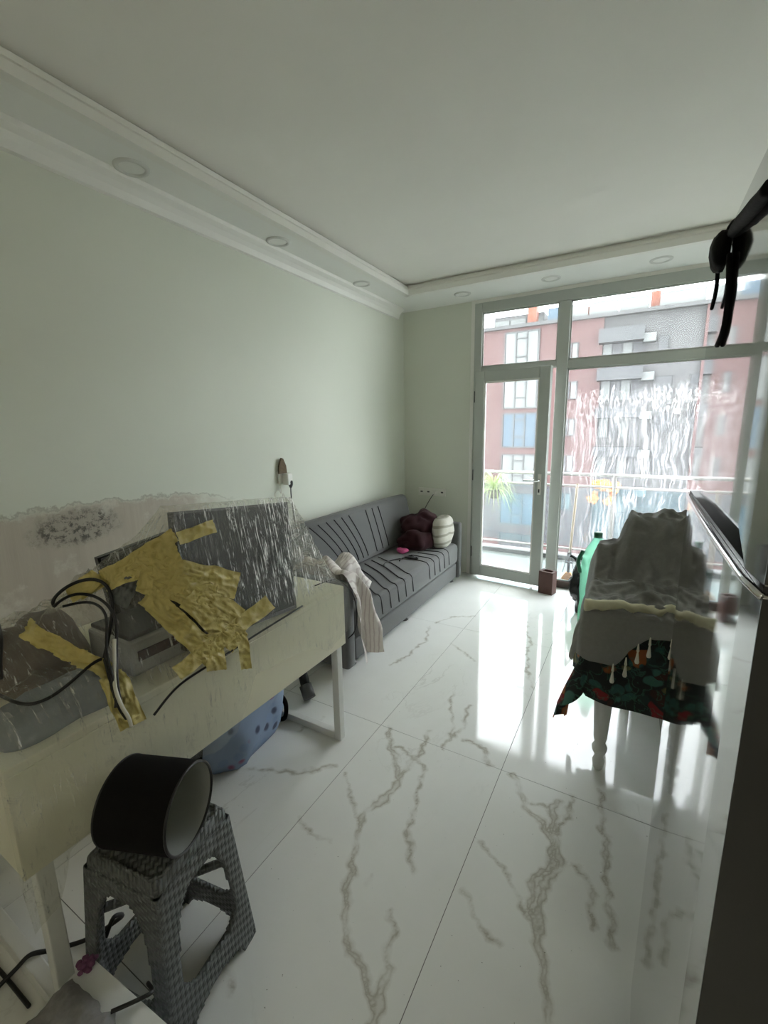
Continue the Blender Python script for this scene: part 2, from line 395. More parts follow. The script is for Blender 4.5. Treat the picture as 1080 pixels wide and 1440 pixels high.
# ------------------------------------------------------------------ mesh helpers
class MB:
    def __init__(s): s.v = []; s.f = []; s.attr = None
    def add(s, v, f):
        o = len(s.v); s.v += [tuple(map(float, p)) for p in v]; s.f += [tuple(i+o for i in q) for q in f]; return s
    def box(s, a, b, bev=0., rot=None, c=None):
        a = Vector(a); b = Vector(b)
        if bev:
            bm = bmesh.new(); bmesh.ops.create_cube(bm, size=1)
            for v in bm.verts: v.co = Vector(((a[i]+b[i])/2 + v.co[i]*(b[i]-a[i]) for i in range(3)))
            bmesh.ops.bevel(bm, geom=bm.edges[:], offset=bev, segments=2, affect='EDGES', profile=.5)
            bm.verts.index_update(); vv = [v.co.copy() for v in bm.verts]; ff = [[v.index for v in f.verts] for f in bm.faces]; bm.free()
        else:
            vv = [Vector((x, y, z)) for z in (a.z, b.z) for y in (a.y, b.y) for x in (a.x, b.x)]
            ff = [(0, 2, 3, 1), (4, 5, 7, 6), (0, 1, 5, 4), (2, 6, 7, 3), (0, 4, 6, 2), (1, 3, 7, 5)]
        if rot is not None:
            c = Vector(c) if c is not None else (a+b)/2
            vv = [c + rot @ (v-c) for v in vv]
        return s.add(vv, ff)
    def tube(s, pts, r, sides=8, cap=True, smooth=0):
        P = [Vector(p) for p in pts]
        if smooth: P = catmull(P, smooth)
        R = r if isinstance(r, (list, tuple)) else None
        n = len(P); vv = []; up = Vector((0, 0, 1))
        nx = None
        for i, p in enumerate(P):
            t = (P[min(i+1, n-1)] - P[max(i-1, 0)]).normalized()
            if nx is None:
                nx = t.cross(up if abs(t.dot(up)) < .9 else Vector((1, 0, 0))).normalized()
            else:
                nx = (nx - t*nx.dot(t)); nx = nx.normalized() if nx.length > 1e-6 else t.orthogonal().normalized()
            ny = t.cross(nx)
            rr = R[min(int(i*len(R)/n), len(R)-1)] if R else r
            for k in range(sides):
                a = 2*math.pi*k/sides; vv.append(p + (nx*math.cos(a)+ny*math.sin(a))*rr)
        ff = [(i*sides+k, i*sides+(k+1) % sides, (i+1)*sides+(k+1) % sides, (i+1)*sides+k) for i in range(n-1) for k in range(sides)]
        if cap: ff += [tuple(range(sides))[::-1], tuple((n-1)*sides+k for k in range(sides))]
        return s.add(vv, ff)
    def lathe(s, prof, c, sides=20, axis=None, cap=True):
        """prof: (radius, height) pairs; axis: rotation matrix applied about c"""
        c = Vector(c); vv = []
        for r, h in prof:
            for k in range(sides):
                a = 2*math.pi*k/sides; q = Vector((r*math.cos(a), r*math.sin(a), h))
                vv.append(c + (axis @ q if axis is not None else q))
        n = len(prof)
        ff = [(i*sides+k, i*sides+(k+1) % sides, (i+1)*sides+(k+1) % sides, (i+1)*sides+k) for i in range(n-1) for k in range(sides)]
        if cap: ff += [tuple(range(sides))[::-1], tuple((n-1)*sides+k for k in range(sides))]
        return s.add(vv, ff)
    def grid(s, G):
        """G: array (n,m,3)"""
        G = np.asarray(G); n, mm = G.shape[:2]
        ff = [(i*mm+j, i*mm+j+1, (i+1)*mm+j+1, (i+1)*mm+j) for i in range(n-1) for j in range(mm-1)]
        return s.add(G.reshape(-1, 3), ff)
    def prism(s, poly, fn, depth):
        """poly of 2D points, fn(p)->3D point, depth: 3D vector"""
        A = [Vector(fn(p)) for p in poly]; B = [a+Vector(depth) for a in A]; n = len(A)
        return s.add(A+B, [tuple(range(n)), tuple(range(2*n-1, n-1, -1))] + [(i, n+i, n+(i+1) % n, (i+1) % n) for i in range(n)])
    def blob(s, c, rad, n=16, sq=1.0, nz=0., nsc=6., seed=0, flat=None):
        """rounded lump: superellipsoid with noise"""
        c = Vector(c); vv = []; ff = []; mth = n*2
        def sp(a, e): return math.copysign(abs(a)**e, a)
        for i in range(n+1):
            ph = -math.pi/2 + math.pi*i/n
            for k in range(mth):
                th = 2*math.pi*k/mth
                q = Vector((sp(math.cos(ph), sq)*sp(math.cos(th), sq)*rad[0], sp(math.cos(ph), sq)*sp(math.sin(th), sq)*rad[1], sp(math.sin(ph), sq)*rad[2]))
                if nz:
                    dd = noise.noise((q+Vector((seed, seed*2, 0)))*nsc)+.45*noise.noise((q+Vector((seed, 0, seed)))*nsc*2.4); q += q.normalized()*dd*nz
                if flat is not None and q.z < flat-c.z: q.z = flat-c.z
                vv.append(c+q)
        for i in range(n):
            for k in range(mth): ff.append((i*mth+k, i*mth+(k+1) % mth, (i+1)*mth+(k+1) % mth, (i+1)*mth+k))
        return s.add(vv, ff)

def catmull(P, sub):
    P = [Vector(p) for p in P]; out = []
    for i in range(len(P)-1):
        p0 = P[max(i-1, 0)]; p1 = P[i]; p2 = P[i+1]; p3 = P[min(i+2, len(P)-1)]
        for k in range(sub):
            t = k/sub; t2 = t*t; t3 = t2*t
            out.append(.5*((2*p1)+(p2-p0)*t+(2*p0-5*p1+4*p2-p3)*t2+(3*p1-p0-3*p2+p3)*t3))
    out.append(P[-1]); return out

WL = {}
def link(o, loc):
    COL.objects.link(o); WL[o.name] = Vector(loc)
def mesh(name, mb, mat, loc, smooth, bev=0):
    me = bpy.data.meshes.new(name)
    me.from_pydata([tuple(Vector(v)-loc) for v in mb.v], [], mb.f)
    me.materials.append(M[mat] if isinstance(mat, str) else mat)
    if smooth: me.polygons.foreach_set('use_smooth', [True]*len(me.polygons))
    me.update(); return me
def thing(name, label, cat, loc, group=None):
    o = bpy.data.objects.new(name, None); o.location = loc; link(o, loc)
    o.empty_display_size = .05
    o['label'] = label; o['category'] = cat
    if group: o['group'] = group
    return o
def part(name, mb, mat, parent, smooth=False, label=None):
    loc = WL[parent.name]
    o = bpy.data.objects.new(name, mesh(name, mb, mat, loc, smooth)); COL.objects.link(o); o.parent = parent
    WL[o.name] = loc
    if label: o['label'] = label
    return o
def single(name, mb, mat, label, cat, smooth=False, group=None):
    a = np.array(mb.v); loc = Vector(((a[:, 0].min()+a[:, 0].max())/2, (a[:, 1].min()+a[:, 1].max())/2, a[:, 2].min()))
    o = bpy.data.objects.new(name, mesh(name, mb, mat, loc, smooth)); o.location = loc; link(o, loc)
    o['label'] = label; o['category'] = cat
    if group: o['group'] = group
    return o
def struct(name, mb, mat, label=None, smooth=False):
    o = bpy.data.objects.new(name, mesh(name, mb, mat, Vector((0, 0, 0)), smooth)); link(o, (0, 0, 0))
    o['kind'] = 'structure'
    if label: o['label'] = label; 
    return o
def struct_empty(name, label, loc=(0, 0, 0)):
    o = bpy.data.objects.new(name, None); o.location = loc; link(o, loc); o['kind'] = 'structure'; o['label'] = label
    return o
def Rz(a): return Matrix.Rotation(a, 3, 'Z')

# ------------------------------------------------------------------ room shell
XL, XR, YB, YW, ZS, ZC = -2.10, .80, -2.20, 4.06, 2.56, 2.648
OX0, OX1, OZ1 = -1.365, .70, 2.53      # window opening
struct('wall_left', MB().box((XL-.15, YB, 0), (XL, YW+.2, ZC)), 'wall_left', 'sage grey painted wall with stripped stained plaster low down')
struct('wall_right', MB().box((XR, YB, 0), (XR+.15, YW+.2, ZC)), 'wall', 'plain painted wall behind the fridge')
struct('wall_back', MB().box((XL-.15, YB-.15, 0), (XR+.15, YB, ZC)), 'wall', 'plain painted wall at the rear of the room')
struct('wall_window', MB().box((XL, YW, 0), (OX0, YW+.2, ZC)).box((OX1, YW, 0), (XR, YW+.2, ZC)).box((OX0, YW, OZ1), (OX1, YW+.2, ZC)), 'wall', 'painted wall around the balcony door and window')
struct('ceiling', MB().box((XL, YB, ZC), (XR, YW, ZC+.1)), 'ceiling_paint', 'matt off-white recessed ceiling')
SX, SY, SR = -1.83, 3.60, .55
struct('ceiling_soffit', MB().box((XL, YB, ZS), (SX, YW, ZC-.001)).box((SX, SY, ZS), (XR, YW, ZC-.001)).box((SR, YB, ZS), (XR, SY, ZC-.001)), 'soffit_paint', 'lowered white ceiling border with round lights')
# mouldings
def molding(name, prof, p0, p1, inward, mat='trim_white', label=None):
    """prof in (distance from the line along inward, z); swept from p0 to p1"""
    mb = MB(); iw = Vector(inward); n = len(prof)
    A = [Vector(p0)+iw*a+Vector((0, 0, b)) for a, b in prof]; B = [Vector(p1)+iw*a+Vector((0, 0, b)) for a, b in prof]
    mb.add(A+B, [tuple(range(n)), tuple(range(2*n-1, n-1, -1))]+[(i, n+i, n+(i+1) % n, (i+1) % n) for i in range(n)])
    return struct(name, mb, mat, label)
cor = [(0, 0), (.075, 0), (.07, -.018), (.045, -.035), (.028, -.055), (.018, -.085), (0, -.09)]
molding('trim_1', cor, (XL, YB, ZS), (XL, 3.93, ZS), (1, 0, 0), label='white cornice along the left wall')
inn = [(-.012, -.003), (.035, -.003), (.035, .035), (.022, .05), (.028, .065), (-.012, .065)]
molding('trim_2', inn, (SX, YB, ZS), (SX, SY, ZS), (1, 0, 0), label='white moulding on the soffit edge above the sofa side')
molding('trim_3', inn, (SX-.012, SY, ZS), (SR, SY, ZS), (0, -1, 0), label='white moulding on the soffit edge along the window side')
molding('trim_4', inn, (SR, YB, ZS), (SR, SY, ZS), (-1, 0, 0), label='white moulding on the soffit edge above the fridge side')

# floor: slab and tiles
TX0, TY0, TW, TL = -.397, 1.650, .60, 1.20
floor = struct('floor', MB().box((XL, YB, -.10), (XR, YW, -.0015)), 'grout', 'white marble look porcelain tile floor with grey brown veins')
veins_px = [ # (half width in m, pixels)
 (.008, [(545.6,1023),(551,1056),(560,1071),(562,1097),(545,1115),(525,1134),(505,1160),(497,1190),(495,1225),(487,1262),(489,1310),(505,1350),(516,1395),(526,1440)]),
 (.007, [(562,1097),(577,1078),(595,1045),(605,1030)]),
 (.003, [(558,1052),(584,1065),(595,1075),(597,1093),(587,1115),(580,1140),(574,1158),(578,1200),(583,1229)]),
 (.012, [(556,1100),(540,1122),(522,1140)]),
 (.001, [(484,1090),(499,1119),(501,1156),(492,1200)]),
 (.002, [(638,975),(633,1008),(636,1034),(625,1053)]),
 (.005, [(662,993),(651,1019),(629,1045)]),
 (.004, [(651,1038),(677,1053),(690,1075)]),
 (.003, [(636,904),(655,921),(666,928)]),
 (.003, [(605,882),(596,904),(573,921),(551,936)]),
 (.002, [(668,866),(640,868),(610,876)]),
 (.002, [(347,1080),(388,1086),(429,1084),(477,1075)]),
 (.001, [(420,1030),(450,1010)]),
 (.008, [(720,1092),(735,1113),(742,1134),(763,1158),(772,1183),(773,1208),(756,1236),(746,1268),(746,1300),(752,1331),(763,1366),(773,1394),(779,1436)]),
 (.010, [(780,1127),(780,1176),(784,1211),(766,1257),(754,1303),(752,1330)]),
 (.004, [(801,1120),(798,1151),(787,1173)]),
 (.003, [(750,1127),(766,1134),(780,1141)]),
 (.004, [(801,1211),(823,1239),(830,1271),(837,1303)]),
 (.001, [(677,1181),(696,1208),(717,1236),(731,1268),(740,1292)]),
 (.002, [(648,1255),(671,1292),(692,1313),(710,1331)]),
 (.002, [(548,1278),(555,1303),(548,1341),(545,1362)]),
 (.012, [(546,1372),(540,1395),(528,1420),(520,1440)]),
 (.001, [(425,1150),(440,1172),(460,1185)]),
 (.001, [(515,1232),(512,1250)]),
 (.004, [(735,865),(745,900),(740,940),(752,970)]),
 (.005, [(330,1290),(315,1330),(318,1400)]),
 (.006, [(850,1118),(842,1160),(858,1200),(850,1260),(868,1330)]),
]
segs = []
for hw, pl in veins_px:
    W = [at(2, 0, *p)[:2] for p in pl]
    for a, b in zip(W[:-1], W[1:]): segs.append((a, b, hw))
def vein_attr(X, Y):
    d = np.full(X.shape, 1.0)
    X0, Y0 = X, Y
    X = X0+.010*np.sin(23*Y0+9*X0)+.006*np.sin(61*Y0-37*X0+1)+.0035*np.sin(140*Y0+90*X0)
    Y = Y0+.010*np.sin(27*X0-12*Y0+2)+.005*np.sin(71*X0+33*Y0)+.003*np.sin(150*X0-110*Y0)
    for a, b, hw in segs:
        ab = b-a; L2 = max(1e-9, ab @ ab)
        t = np.clip(((X-a[0])*ab[0]+(Y-a[1])*ab[1])/L2, 0, 1)
        d = np.minimum(d, np.hypot(X-a[0]-t*ab[0], Y-a[1]-t*ab[1])-hw)
    return d
nx0 = math.floor((XL-TX0)/TW); nx1 = math.ceil((XR-TX0)/TW); ny0 = math.floor((YB-TY0)/TL); ny1 = math.ceil((YW-TY0)/TL)
for i in range(nx0, nx1):
    for j in range(ny0, ny1):
        g = .0012
        x0 = max(XL, TX0+i*TW)+g; x1 = min(XR, TX0+(i+1)*TW)-g; y0 = max(YB, TY0+j*TL)+g; y1 = min(YW, TY0+(j+1)*TL)-g
        if x1-x0 < .01 or y1-y0 < .01: continue
        fine = y1 > .3 and x0 < .4
        st = .008 if fine else .3
        mx = max(2, int((x1-x0)/st)+1); my = max(2, int((y1-y0)/st)+1)
        xs = np.linspace(x0, x1, mx); ys = np.linspace(y0, y1, my)
        X, Y = np.meshgrid(xs, ys, indexing='ij')
        G = np.stack([X, Y, np.zeros_like(X)], -1)
        idx = np.arange(mx*my).reshape(mx, my)
        q = np.stack([idx[:-1, :-1], idx[1:, :-1], idx[1:, 1:], idx[:-1, 1:]], -1).reshape(-1, 4)
        # rim going down into the joint
        rim = np.concatenate([idx[:, 0], idx[-1, 1:], idx[-2::-1, -1], idx[0, -2:0:-1]])
        nb = mx*my; low = G.reshape(-1, 3)[rim].copy(); low[:, 2] = -.002
        k = np.arange(len(rim)); q2 = np.stack([rim, nb+k, nb+(k+1) % len(rim), np.roll(rim, -1)], -1)
        V = np.concatenate([G.reshape(-1, 3), low]); Q = np.concatenate([q, q2])
        me = bpy.data.meshes.new('floor_tile'); me.from_pydata(V, [], Q.tolist()); me.materials.append(M['tile'])
        a = me.attributes.new('vein', 'FLOAT', 'POINT')
        a.data.foreach_set('value', (vein_attr(V[:, 0], V[:, 1]) if fine else np.full(len(V), 1.0)).astype(np.float32))
        me.update()
        o = bpy.data.objects.new('floor_tile', me); COL.objects.link(o); o.parent = floor

# ------------------------------------------------------------------ window, door
FY0, FY1 = 4.035, 4.10
MX0, MX1 = -.648, -.560
TZ0, TZ1 = 1.912, 1.982
win = struct_empty('window_1', 'white framed glazed wall with fixed panes beside the balcony door', (0, YW, 0))
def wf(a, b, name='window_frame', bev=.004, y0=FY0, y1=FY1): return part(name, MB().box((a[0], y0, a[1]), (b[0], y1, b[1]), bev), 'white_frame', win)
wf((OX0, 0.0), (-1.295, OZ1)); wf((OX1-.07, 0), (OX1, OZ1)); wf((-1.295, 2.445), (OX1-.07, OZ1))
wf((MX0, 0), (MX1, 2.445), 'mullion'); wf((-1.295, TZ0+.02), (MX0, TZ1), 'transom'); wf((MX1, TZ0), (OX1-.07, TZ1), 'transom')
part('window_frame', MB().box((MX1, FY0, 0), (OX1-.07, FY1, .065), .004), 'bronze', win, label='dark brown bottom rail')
part('threshold', MB().box((-1.295, FY0+.02, 0), (MX0, FY1, .02), .003), 'white_metal', win)
# slim outer casing strip on the wall
part('casing', MB().box((OX0-.035, 4.045, 0), (OX0, 4.06, OZ1+.03), .003).box((OX0, 4.045, OZ1), (OX1, 4.06, OZ1+.03), .003), 'trim_white', win)
for nm, (x0, z0, x1, z1), mt in (('pane', (-1.295, TZ1, MX0, 2.445), 'glass_upper'), ('pane', (MX1, TZ1, OX1-.07, 2.445), 'glass_upper'), ('pane', (MX1, .065, OX1-.07, TZ0), 'glass_soapy')):
    part(nm, MB().add([(x0, 4.062, z0), (x1, 4.062, z0), (x1, 4.062, z1), (x0, 4.062, z1)], [(0, 1, 2, 3)]), mt, win,
         label='big pane smeared with white soap streaks' if mt == 'glass_soapy' else None)
    mb = MB()
    for a, b in (((x0, z0), (x1, z0+.012)), ((x0, z1-.012), (x1, z1)), ((x0, z0), (x0+.012, z1)), ((x1-.012, z0), (x1, z1))):
        mb.box((a[0], 4.05, a[1]), (b[0], 4.056, b[1]))
    part('glazing_bead', mb, 'white_frame', win)

# balcony door leaf, ajar into the room
HX, DW, DZ0, DZ1 = -1.325, .665, .03, 1.935
DR = Rz(math.radians(-6.0)); HC = Vector((HX, 4.004, 0))
door = struct_empty('door_1', 'white balcony door with tall glass pane standing slightly ajar', HC)
def dpt(x, y, z): return HC + DR @ Vector((x, y, z))
def dbox(mb, a, b, bev=.004):
    return mb.box(HC+Vector(a), HC+Vector(b), bev, DR, HC)
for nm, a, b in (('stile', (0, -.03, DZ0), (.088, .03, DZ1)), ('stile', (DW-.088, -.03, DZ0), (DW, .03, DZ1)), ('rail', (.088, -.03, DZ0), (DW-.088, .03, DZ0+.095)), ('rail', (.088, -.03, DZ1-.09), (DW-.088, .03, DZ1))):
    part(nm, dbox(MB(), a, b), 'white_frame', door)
mb = MB()
for a, b in (((.088, DZ0+.095), (DW-.088, DZ0+.11)), ((.088, DZ1-.105), (DW-.088, DZ1-.09)), ((.088, DZ0+.095), (.10, DZ1-.09)), ((DW-.10, DZ0+.095), (DW-.088, DZ1-.09))):
    dbox(mb, (a[0], -.022, a[1]), (b[0], -.010, b[1]), 0)
part('glazing_bead', mb, 'trim_white', door)
part('pane', MB().add([dpt(.088, 0, DZ0+.095), dpt(DW-.088, 0, DZ0+.095), dpt(DW-.088, 0, DZ1-.09), dpt(.088, 0, DZ1-.09)], [(0, 1, 2, 3)]), 'glass_door', door)
hd = part('door_handle', dbox(MB(), (DW-.060, -.040, .86), (DW-.032, -.028, 1.04), .004), 'white_plastic', door)
mb = MB().tube([dpt(DW-.046, -.035, .985), dpt(DW-.046, -.075, .985), dpt(DW-.06, -.082, .985), dpt(DW-.165, -.082, .985)], .009, 8)
part('lever', mb, 'chrome', hd, True)
part('keyhole', dbox(MB(), (DW-.052, -.042, .88), (DW-.040, -.0395, .91), 0), 'black_plastic', hd)
for z in (.25, 1.0, 1.72):
    part('hinge', MB().tube([(HX-.012, 4.006, z-.05), (HX-.012, 4.006, z+.05)], .010, 8), 'dark_grey', door, True)

# ------------------------------------------------------------------ balcony and the building opposite
struct('balcony_floor', MB().box((-2.6, YW+.05, -.20), (1.4, 5.22, -.03)), 'balcony_tile', 'pale tiled balcony floor')
struct('balcony_kerb', MB().box((-2.6, 5.04, -.03), (1.4, 5.20, .02), .006), 'ext_white', 'white balcony kerb')
struct('sky_shade_slab', MB().box((-2.6, YW+.2, 2.78), (1.4, 5.22, 2.95)), 'balcony_tile', 'unseen slab added over the balcony to cut the steep sky light')  # out of view, added to keep steep skylight off the floor
rl = thing('balcony_railing', 'metal balcony railing with tinted glass panels outside the window', 'railing', (-.5, 5.12, .02))
RY = 5.12
part('top_rail', MB().tube([(-2.6, RY, .925), (1.4, RY, .925)], .018, 8), 'rail_metal', rl, True)
part('middle_rail', MB().tube([(-2.6, RY, .80), (1.4, RY, .80)], .012, 8), 'rail_metal', rl, True)
part('bottom_rail', MB().tube([(-2.6, RY, .09), (1.4, RY, .09)], .012, 8), 'rail_metal', rl, True)
px_ = [-2.55, -1.75, -.97, -.18, .58, 1.36]
for x in px_: part('post', MB().box((x-.016, RY-.016, .02), (x+.016, RY+.016, .92), .003), 'rail_metal', rl)
for a, b in zip(px_[:-1], px_[1:]): part('glass_panel', MB().box((a+.03, RY-.004, .12), (b-.03, RY+.004, .78)), 'glass_rail', rl)
# spider plant on the railing
pl = thing('potted_plant', 'spider plant in a clay pot hung on the balcony railing', 'plant', (-1.42, 5.02, .60))
part('pot', MB().lathe([(.04, .63), (.06, .63), (.07, .72), (.065, .72), (.06, .70), (.0, .70)], (-1.42, 5.0, 0), 16, cap=False), 'plant_pot', pl, True)
mb = MB()
for k in range(110):
    a = random.uniform(0, 2*math.pi); L = random.uniform(.16, .34); lift = random.uniform(.02, .24); wd = random.uniform(.004, .008)
    dirv = Vector((math.cos(a), math.sin(a)*.8, 0)); sd = Vector((-dirv.y, dirv.x, 0)); base = Vector((-1.42, 5.0, .72))
    row = []
    for s in range(7):
        t = s/6; p = base+dirv*L*t+Vector((0, 0, lift*math.sin(t*2.6)*1.1-.25*t*t*L/.2*.6)); wdt = wd*(1-.8*t*t)
        if p.z < .96: p.y = min(p.y, 5.085)
        row.append([Vector((q_.x, min(q_.y, 5.092) if p.z < .96 else q_.y, q_.z)) for q_ in (p-sd*wdt, p+sd*wdt)])
    mb.grid(np.array(row))
part('hanger', MB().tube([(-1.485, 5.0, .715), (-1.46, 5.06, .86), (-1.44, 5.115, .945)], .003, 5).tube([(-1.355, 5.0, .715), (-1.38, 5.06, .86), (-1.40, 5.115, .945)], .003, 5).tube([(-1.44, 5.115, .945), (-1.40, 5.115, .945)], .003, 5), 'dark_grey', pl)
lv = part('leaves', mb, 'leaf', pl); lv['kind'] = 'stuff'

BD = 38.0
def fpt(px, py): p = at(1, BD, px, py); return p[0], p[2]
bl = thing('apartment_building', 'red brick and grey apartment block with penthouse across the street', 'building', (0, BD+6, -18))
bx0 = fpt(560, 470)[0]; xg0 = fpt(845, 520)[0]; xg1 = fpt(985, 520)[0]; bx1 = 22.0
zroof = fpt(800, 452)[1]
part('brick_wall', MB().box((bx0, BD, -18), (xg0, BD+12, zroof)), 'brick', bl, label='red brick wall')
part('grey_wall', MB().box((xg0, BD+.25, -18), (xg1, BD+12, zroof-.01)), 'ext_grey', bl, label='grey rendered wall')
part('brick_wall', MB().box((xg1, BD-.1, -18), (bx1, BD+12, zroof)), 'brick', bl, label='red brick wall')
part('ledge', MB().box((bx0, BD-.25, zroof-.02), (bx1, BD+.3, zroof+.25)), 'ext_grey', bl)
def fwin(px0, py0, px1, py1, cols=3, pane='ext_white', frame='ext_frame', label=None, yo=0.):
    x0, z1 = fpt(px0, py0); x1, z0 = fpt(px1, py1); y = BD+yo
    f = .07*(x1-x0)/2.4+.03
    mb = MB()
    mb.box((x0-f, y-.12, z0-f), (x1+f, y-.03, z0)).box((x0-f, y-.12, z1), (x1+f, y-.03, z1+f)).box((x0-f, y-.12, z0), (x0, y-.03, z1)).box((x1, y-.12, z0), (x1+f, y-.03, z1))
    wdw = part('window', mb, frame, bl, label=label)
    for c in range(cols):
        a = x0+(x1-x0)*c/cols; b = x0+(x1-x0)*(c+1)/cols
        part('pane', MB().box((a+.04, y-.07, z0), (b-.04, y-.02, z1)), pane if isinstance(pane, str) else pane[c % len(pane)], wdw)
    if cols == 3:
        a = x0+(x1-x0)/3; b = x0+2*(x1-x0)/3; zm = z0+(z1-z0)*.3
        part('window_bar', MB().box((a-.05, y-.16, z0), (a+.05, y-.06, z1)).box((b-.05, y-.16, z0), (b+.05, y-.06, z1)).box((a, y-.16, zm-.05), (b, y-.06, zm+.05)).box((a, y-.16, z1-.5), (b, y-.06, z1-.4)), frame, wdw)
for (y0, y1, pn) in ((470, 514, 'ext_white'), (528, 572, 'ext_white'), (583, 628, 'ext_blue'), (640, 682, 'ext_white'), (694, 738, 'ext_blue'), (750, 790, 'ext_dark')):
    k = (y0-470)/320*10
    fwin(712-k, y0, 756-k*1.1, y1, 3, pn)
for (x0, y0, x1, y1) in ((797, 484, 812, 506), (794, 538, 810, 560), (792, 590, 807, 612), (789, 641, 804, 663), (787, 694, 801, 716)): fwin(x0, y0, x1, y1, 2, ('ext_dark', 'ext_white'))
for (x0, y0, x1, y1) in ((848, 480, 903, 506), (845, 534, 900, 560), (842, 588, 897, 614), (839, 642, 894, 668), (836, 696, 890, 722)):
    fwin(x0, y0, x1, y1, 4, ('ext_white', 'ext_dark', 'ext_white', 'ext_dark'), yo=.25)
    a, b = fpt(x0-4, y0-14), fpt(x1+3, y0-1)
    part('loggia_hood', MB().box((a[0], BD-.9, b[1]), (b[0], BD+.3, a[1])), 'ext_dark', bl)
    c = fpt(x1+2, y0-8); part('air_conditioner', MB().box((c[0], BD-.5, c[1]-.5), (c[0]+.8, BD+.25, c[1]+.1), .05), 'ext_white', bl)
for (x0, y0, x1, y1) in ((927, 472, 940, 490), (922, 529, 944, 552), (920, 584, 941, 606), (917, 638, 938, 660), (972, 526, 984, 552), (970, 582, 982, 606)): fwin(x0, y0, x1, y1, 1, 'ext_dark', yo=.25)
for (px0, px1) in ((1010, 1030), (1060, 1085)):
    for y0 in (484, 538, 590, 641): fwin(px0, y0, px1, y0+22, 2, ('ext_dark', 'ext_white'), yo=-.1)
for px0 in (610, 560):
    for y0 in (500, 552, 605, 660): fwin(px0, y0, px0+26, y0+26, 2, ('ext_white', 'ext_dark'))
# penthouse level, set back
for i, (a, b, hpx, mt) in enumerate(((688, 760, 437, 'ext_blue'), (765, 846, 432, 'ext_grey'), (884, 912, 418, 'ext_grey'), (926, 992, 402, 'ext_grey'))):
    x0 = fpt(a, 440)[0]; x1 = fpt(b, 440)[0]; z1 = fpt((a+b)/2, hpx)[1]
    part('penthouse', MB().box((x0, BD+1.6+.2*i, zroof), (x1, BD+9, z1)), 'ext_grey' if i else 'ext_grey', bl)
    n = max(2, int((x1-x0)/1.1))
    for c in range(n):
        if i in (0, 1, 3): part('penthouse_pane', MB().box((x0+(x1-x0)*c/n+.06, BD+1.5+.2*i, zroof+.15), (x0+(x1-x0)*(c+1)/n-.06, BD+1.62+.2*i, z1-.35)), 'ext_white' if i == 0 else ('ext_blue' if c % 2 else 'ext_grey'), bl)
for a, b in ((770, 800), (803, 826), (828, 868), (870, 910), (926, 990)):
    x0 = fpt(a, 450)[0]; x1 = fpt(b, 450)[0]; part('balustrade', MB().box((x0, BD+.05, zroof+.2), (x1, BD+.12, zroof+1.15)), 'ext_blue' if a < 800 else 'ext_white', bl)
for (a, b, t) in ((825, 848, 427), (914, 927, 406), (740, 752, 428)):
    x0 = fpt(a, 440)[0]; x1 = fpt(b, 440)[0]; z1 = fpt((a+b)/2, t)[1]; part('chimney', MB().box((x0, BD+.6, zroof), (x1, BD+1.6, z1)), 'ext_orange', bl, label='orange brick chimney')
cfl = fpt(953, 578)
part('glow_spot', MB().blob((cfl[0], BD+.0, cfl[1]), (.17, .1, .15), 8), 'spot_glow', bl, True, label='glowing blob made up for a bright spot of unknown source')  # made-up emitter standing for a glow whose source is unknown
struct('street', MB().box((-60, 5.6, -18.3), (60, 120, -18)), 'ext_ground', 'street far below the balcony')
# orange tree down in the street
tr = thing('autumn_tree', 'orange leaved tree in the street below the balcony', 'tree', (*at(1, 24, 850, 690)[:2], -18))
c = at(1, 24, 848, 692)
part('trunk', MB().tube([(c[0], 24, -18), (c[0]+.2, 24, -8), (c[0], 24, c[2])], .22, 8), 'ext_dark', tr, True)
mb = MB()
for k in range(14): mb.blob((c[0]+random.uniform(-.75, .65), 24+random.uniform(-.6, .6), c[2]+.15+random.uniform(-.6, .45)), (.26, .26, .2), 7, 1, .16, 6, k)
part('crown', mb, 'foliage_orange', tr)

# broom on the balcony
br = thing('broom', 'broom with orange bristles and long wooden handle leaning outside the window', 'broom', (-.465, 4.24, -.03))
part('handle', MB().tube([(-.475, 4.25, .16), (-.455, 4.34, .92)], .011, 8), 'wood_stick', br, True)
part('bristles', MB().prism([(-.062, 0), (.062, 0), (.058, .06), (.022, .12), (-.022, .12), (-.058, .06)], lambda p: (-.475+p[0], 4.225, -.03+p[1]), (0, .04, .0)), 'orange_bristle', br)
part('clamp', MB().box((-.505, 4.225, .185), (-.445, 4.27, .197), .003).box((-.487, 4.235, .085), (-.463, 4.265, .28), .003), 'black_plastic', br)
for s in (-1, 1): part('wire', MB().tube([(-.475+s*.05, 4.245, .085), (-.475+s*.03, 4.25, .19), (-.475+s*.008, 4.255, .32)], .003, 5), 'dark_grey', br)

# ------------------------------------------------------------------ ceiling lights
spots = [((-1.965, 1.29), 'nearest the rear of the room along the sofa wall'), ((-1.965, 2.175), 'in the middle of the row along the sofa wall'), ((-1.965, 3.10), 'last in the sofa wall row before the window corner'),
         ((-1.395, 3.79), 'above the wall beside the balcony door'), ((-.682, 3.79), 'above the balcony door edge'), ((.036, 3.80), 'above the soapy window pane')]
for (x, y), wh in spots:
    L = thing('ceiling_light', 'round flush white ceiling light '+wh, 'ceiling light', (x, y, ZS), 'unlit round lights in the soffit')
    part('rim', MB().lathe([(.050, 0), (.052, -.007), (.060, -.009), (.069, -.006), (.072, 0)], (x, y, ZS), 28, cap=False), 'rim_grey', L, True)
    part('diffuser', MB().lathe([(.051, -.0015), (.03, -.0025), (.0005, -.003)], (x, y, ZS), 28, cap=False), 'soffit_paint', L, True)
